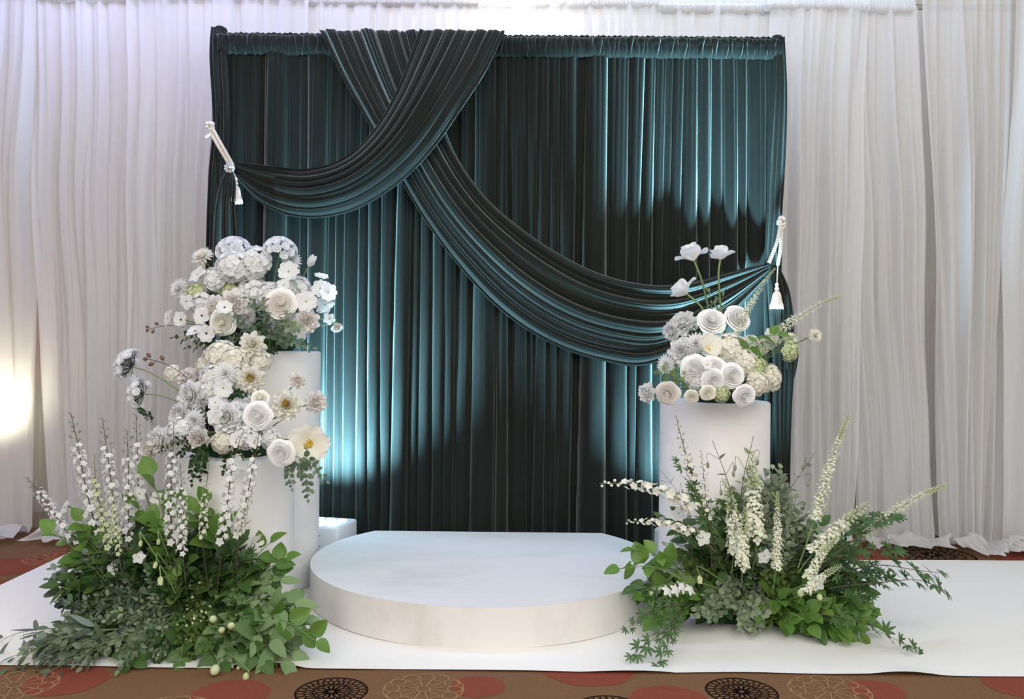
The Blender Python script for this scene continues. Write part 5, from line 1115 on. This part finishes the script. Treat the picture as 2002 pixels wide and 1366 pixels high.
for b_, t_, Yb, Y_, lb in [((200, 1240), (0, 1255), 2.8, 2.86, 'dark leafy trail at the very left edge of the mound'), ((220, 1230), (10, 1320), 2.76, 2.66, 'long grey-green leaves sweeping to the bottom left corner'), ((220, 1240), (60, 1300), 2.76, 2.68, 'grey-green leaves lying at the lower left on the runner'), ((230, 1230), (30, 1290), 2.78, 2.72, 'long pale leaves above the bottom left corner'), ((230, 1250), (95, 1330), 2.74, 2.62, 'bluish leaves hanging over the runner edge at left')]:
    S('willow_eucalyptus', b_, t_, Yb, Y_, E1, lb, FO)

# ---- the mounds: sprays fill the outline seen in the photo
def inside(poly, x, y):
    c = False; j = len(poly)-1
    for i in range(len(poly)):
        if (poly[i][1] > y) != (poly[j][1] > y) and x < (poly[j][0]-poly[i][0])*(y-poly[i][1])/(poly[j][1]-poly[i][1])+poly[i][0]: c = not c
        j = i
    return c
LAB = dict(silver_dollar=(E1, 'silvery round-leaved eucalyptus'), eucalyptus=(E1, 'blue-green eucalyptus'), seeded_eucalyptus=(E1, 'grey-green drooping eucalyptus'), willow_eucalyptus=(E1, 'long-leaved eucalyptus'),
    broad=('broad_leaf_sprig', 'broad green leaf sprig'), bright_broad=('broad_leaf_sprig', 'bright broad leaf sprig'), deep_broad=('broad_leaf_sprig', 'shade-darkened broad leaf sprig'), pale_broad=('broad_leaf_sprig', 'pale pointed leaf sprig'),
    maple=('maple_branch', 'small-leaved maple branch'), maple7=('maple_branch', 'feathery maple branch'), pennycress=('pennycress_sprig', 'fluffy yellow-green sprig'), feather=('fern_frond', 'fine green frond'), feather_deep=('fern_frond', 'fine shade-darkened frond'), hellebore=('hellebore_stalk', 'stalk with round pale buds'), clematis=('clematis', 'thin clematis shoot'))
CELL = {}
ORD = ['first', 'second', 'third', 'fourth', 'fifth', 'sixth', 'seventh', 'eighth', 'ninth', 'tenth', 'eleventh', 'twelfth', 'thirteenth', 'fourteenth', 'fifteenth', 'sixteenth', 'seventeenth', 'eighteenth', 'nineteenth', 'twentieth']
def fill(poly, n, weights, core, Yb, Yt, ybot, ytop, lens, place, gap=13, low=1.0, push=0.):
    """weights: list of (region polygon or None, {kind: weight}); later regions win"""
    xs = [p[0] for p in poly]; ys = [p[1] for p in poly]; pts = []; tries = 0
    while len(pts) < n and tries < n*60:
        tries += 1; x = RS.uniform(min(xs), max(xs)); y = RS.uniform(min(ys), max(ys))
        if not inside(poly, x, y) or any((x-a)**2+((y-b)*1.0)**2 < gap*gap for a, b in pts): continue
        pts.append((x, y))
    for x, y in pts:
        wt = None
        for rg, wd in weights:
            if rg is None or inside(rg, x, y): wt = wd
        ks = list(wt); kd = RS.choices(ks, [wt[k] for k in ks])[0]
        v = min(1, max(0, (ybot-y)/(ybot-ytop))); Y = Yb+(Yt-Yb)*v+RS.uniform(-.02, .05)+push; q = at(x, y, Y)
        if q[2] < .015:                                  # rest it on the floor where the photo shows it
            g = floor_pt(x, y); q = np.array([g[0], g[1], .02])
        c = CORE[core].copy(); c[0] = c[0]+(q[0]-c[0])*.45*low; c[2] = .05+.25*max(0, q[2]-.1)
        L = RS.uniform(*lens.get(kd, (.2, .3))); d = q-c; L0 = np.linalg.norm(d); b_ = q-d/L0*min(L, L0*.98); b_[2] = max(b_[2], .02)
        nm, desc = LAB[kd]; ar = place(x, y)
        lab = desc
        o = spray(kd, q, 0, c, lab, nm, FO, nm.replace('_', ' ')+'s '+ar, base=b_)
        CELL.setdefault((desc, ar), []).append((x, o))
LEN = dict(silver_dollar=(.22, .30), eucalyptus=(.22, .30), seeded_eucalyptus=(.22, .32), willow_eucalyptus=(.22, .3), broad=(.20, .26), bright_broad=(.18, .24), deep_broad=(.22, .30), pale_broad=(.24, .32), maple=(.24, .32), maple7=(.2, .28), pennycress=(.16, .24), feather=(.2, .28), feather_deep=(.2, .3), hellebore=(.18, .26), clematis=(.25, .35))
polyL = [(95, 1120), (130, 1060), (190, 1040), (260, 1030), (340, 1010), (430, 1035), (510, 1060), (540, 1110), (560, 1160), (605, 1200), (610, 1240), (570, 1290), (480, 1310), (380, 1312), (250, 1320), (160, 1318), (90, 1300), (20, 1310), (5, 1290), (60, 1250), (110, 1215), (90, 1170)]
def lvl(y, a, b): return 'high' if y < a else 'halfway up' if y < b else 'low'
def placeL(x, y): return lvl(y, 1110, 1210)+(' at far left' if x < 170 else ' left of centre' if x < 300 else ' in middle' if x < 430 else ' at right')+' of left mound'
def placeR(x, y): return lvl(y, 1060, 1160)+(' at left' if x < 1370 else ' in middle' if x < 1500 else ' right of centre' if x < 1620 else ' at far right')+' of right mound'
fill([(110, 1120), (200, 1060), (340, 1040), (500, 1080), (560, 1170), (570, 1270), (450, 1300), (160, 1300), (80, 1270), (120, 1200)], 80, [(None, {'deep_broad': 2, 'feather_deep': 1})], 'LG', 2.74, 3.00, 1310, 1040, LEN, lambda x, y: 'deep '+placeL(x, y), 17, push=.05)  # inner leaves coloured dark to stand for shade within the mound
fill(polyL, 250, [(None, {'broad': 3, 'eucalyptus': 2, 'deep_broad': 2, 'feather': 1}),
    ([(80, 1080), (300, 1080), (330, 1330), (0, 1330), (0, 1230)], {'silver_dollar': 3, 'eucalyptus': 3, 'seeded_eucalyptus': 4, 'broad': .8, 'feather': .5}),
    ([(80, 1030), (200, 1030), (180, 1180), (60, 1180)], {'eucalyptus': 4, 'bright_broad': 1, 'broad': 1}),
    ([(0, 1210), (130, 1210), (130, 1330), (0, 1330)], {'willow_eucalyptus': 4, 'seeded_eucalyptus': 2}),
    ([(300, 1000), (480, 1000), (480, 1150), (300, 1150)], {'broad': 3, 'deep_broad': 2, 'feather': 2, 'bright_broad': 1}),
    ([(370, 1120), (425, 1120), (430, 1240), (360, 1240)], {'pennycress': 2, 'hellebore': 3, 'deep_broad': 1}),
    ([(330, 1200), (420, 1200), (420, 1300), (320, 1300)], {'pennycress': 4, 'broad': 1, 'hellebore': 1}),
    ([(425, 1180), (480, 1180), (490, 1320), (420, 1320)], {'hellebore': 2, 'pale_broad': 1, 'seeded_eucalyptus': 1, 'broad': 1}),
    ([(470, 1120), (620, 1140), (620, 1320), (480, 1320)], {'pale_broad': 4, 'broad': 1, 'seeded_eucalyptus': 1.5}),
    ([(440, 1040), (560, 1050), (560, 1130), (450, 1130)], {'feather': 2, 'broad': 2, 'maple7': 1})], 'LG', 2.68, 2.96, 1312, 1030, LEN, placeL, 10)
polyR = [(1235, 1150), (1262, 1095), (1300, 1060), (1330, 1010), (1380, 985), (1430, 960), (1470, 905), (1520, 900), (1560, 960), (1590, 1010), (1640, 1050), (1700, 1070), (1745, 1110), (1720, 1170), (1710, 1215), (1690, 1250), (1600, 1250), (1480, 1245), (1400, 1225), (1330, 1205), (1270, 1215), (1238, 1200)]
fill([(1270, 1140), (1330, 1060), (1420, 1030), (1540, 1020), (1640, 1090), (1690, 1160), (1680, 1230), (1480, 1230), (1300, 1190)], 70, [(None, {'deep_broad': 2, 'feather_deep': 1.3})], 'RG', 3.02, 3.18, 1250, 1000, LEN, lambda x, y: 'deep '+placeR(x, y), 17, push=.05)  # dark inner leaves again, the shade put into their colour
fill(polyR, 250, [(None, {'broad': 2, 'feather': 2, 'maple': 1, 'silver_dollar': 1}),
    ([(1250, 1060), (1430, 1040), (1420, 1130), (1250, 1150)], {'pennycress': 4, 'feather': 3, 'broad': 1}),
    ([(1430, 880), (1600, 880), (1600, 1110), (1470, 1110)], {'silver_dollar': 5, 'eucalyptus': 3, 'seeded_eucalyptus': 1, 'feather': 1}),
    ([(1330, 960), (1460, 960), (1460, 1060), (1330, 1060)], {'maple': 2, 'feather': 2, 'broad': 1, 'silver_dollar': 1}),
    ([(1340, 1120), (1500, 1120), (1510, 1250), (1350, 1240)], {'silver_dollar': 5, 'seeded_eucalyptus': 3, 'bright_broad': 1}),
    ([(1490, 1110), (1570, 1110), (1570, 1250), (1500, 1250)], {'pennycress': 4, 'bright_broad': 2}),
    ([(1550, 1110), (1720, 1140), (1720, 1260), (1550, 1260)], {'bright_broad': 4, 'broad': 1, 'feather': 1, 'maple': 1}),
    ([(1590, 1040), (1760, 1060), (1760, 1160), (1600, 1150)], {'maple': 5, 'maple7': 2, 'feather': 1}),
    ([(1240, 1150), (1340, 1140), (1340, 1230), (1240, 1230)], {'bright_broad': 3, 'maple': 2, 'silver_dollar': 1})], 'RG', 2.98, 3.26, 1250, 920, LEN, placeR, 10)

for (desc, ar), L_ in CELL.items():
    L_.sort(key=lambda q: q[0])
    for k, (x, o) in enumerate(L_): o['label'] = desc+', '+('the only one ' if len(L_) == 1 else 'leftmost ' if k == 0 else 'rightmost ' if k == len(L_)-1 else ORD[min(k, 19)]+' from left ')+ar
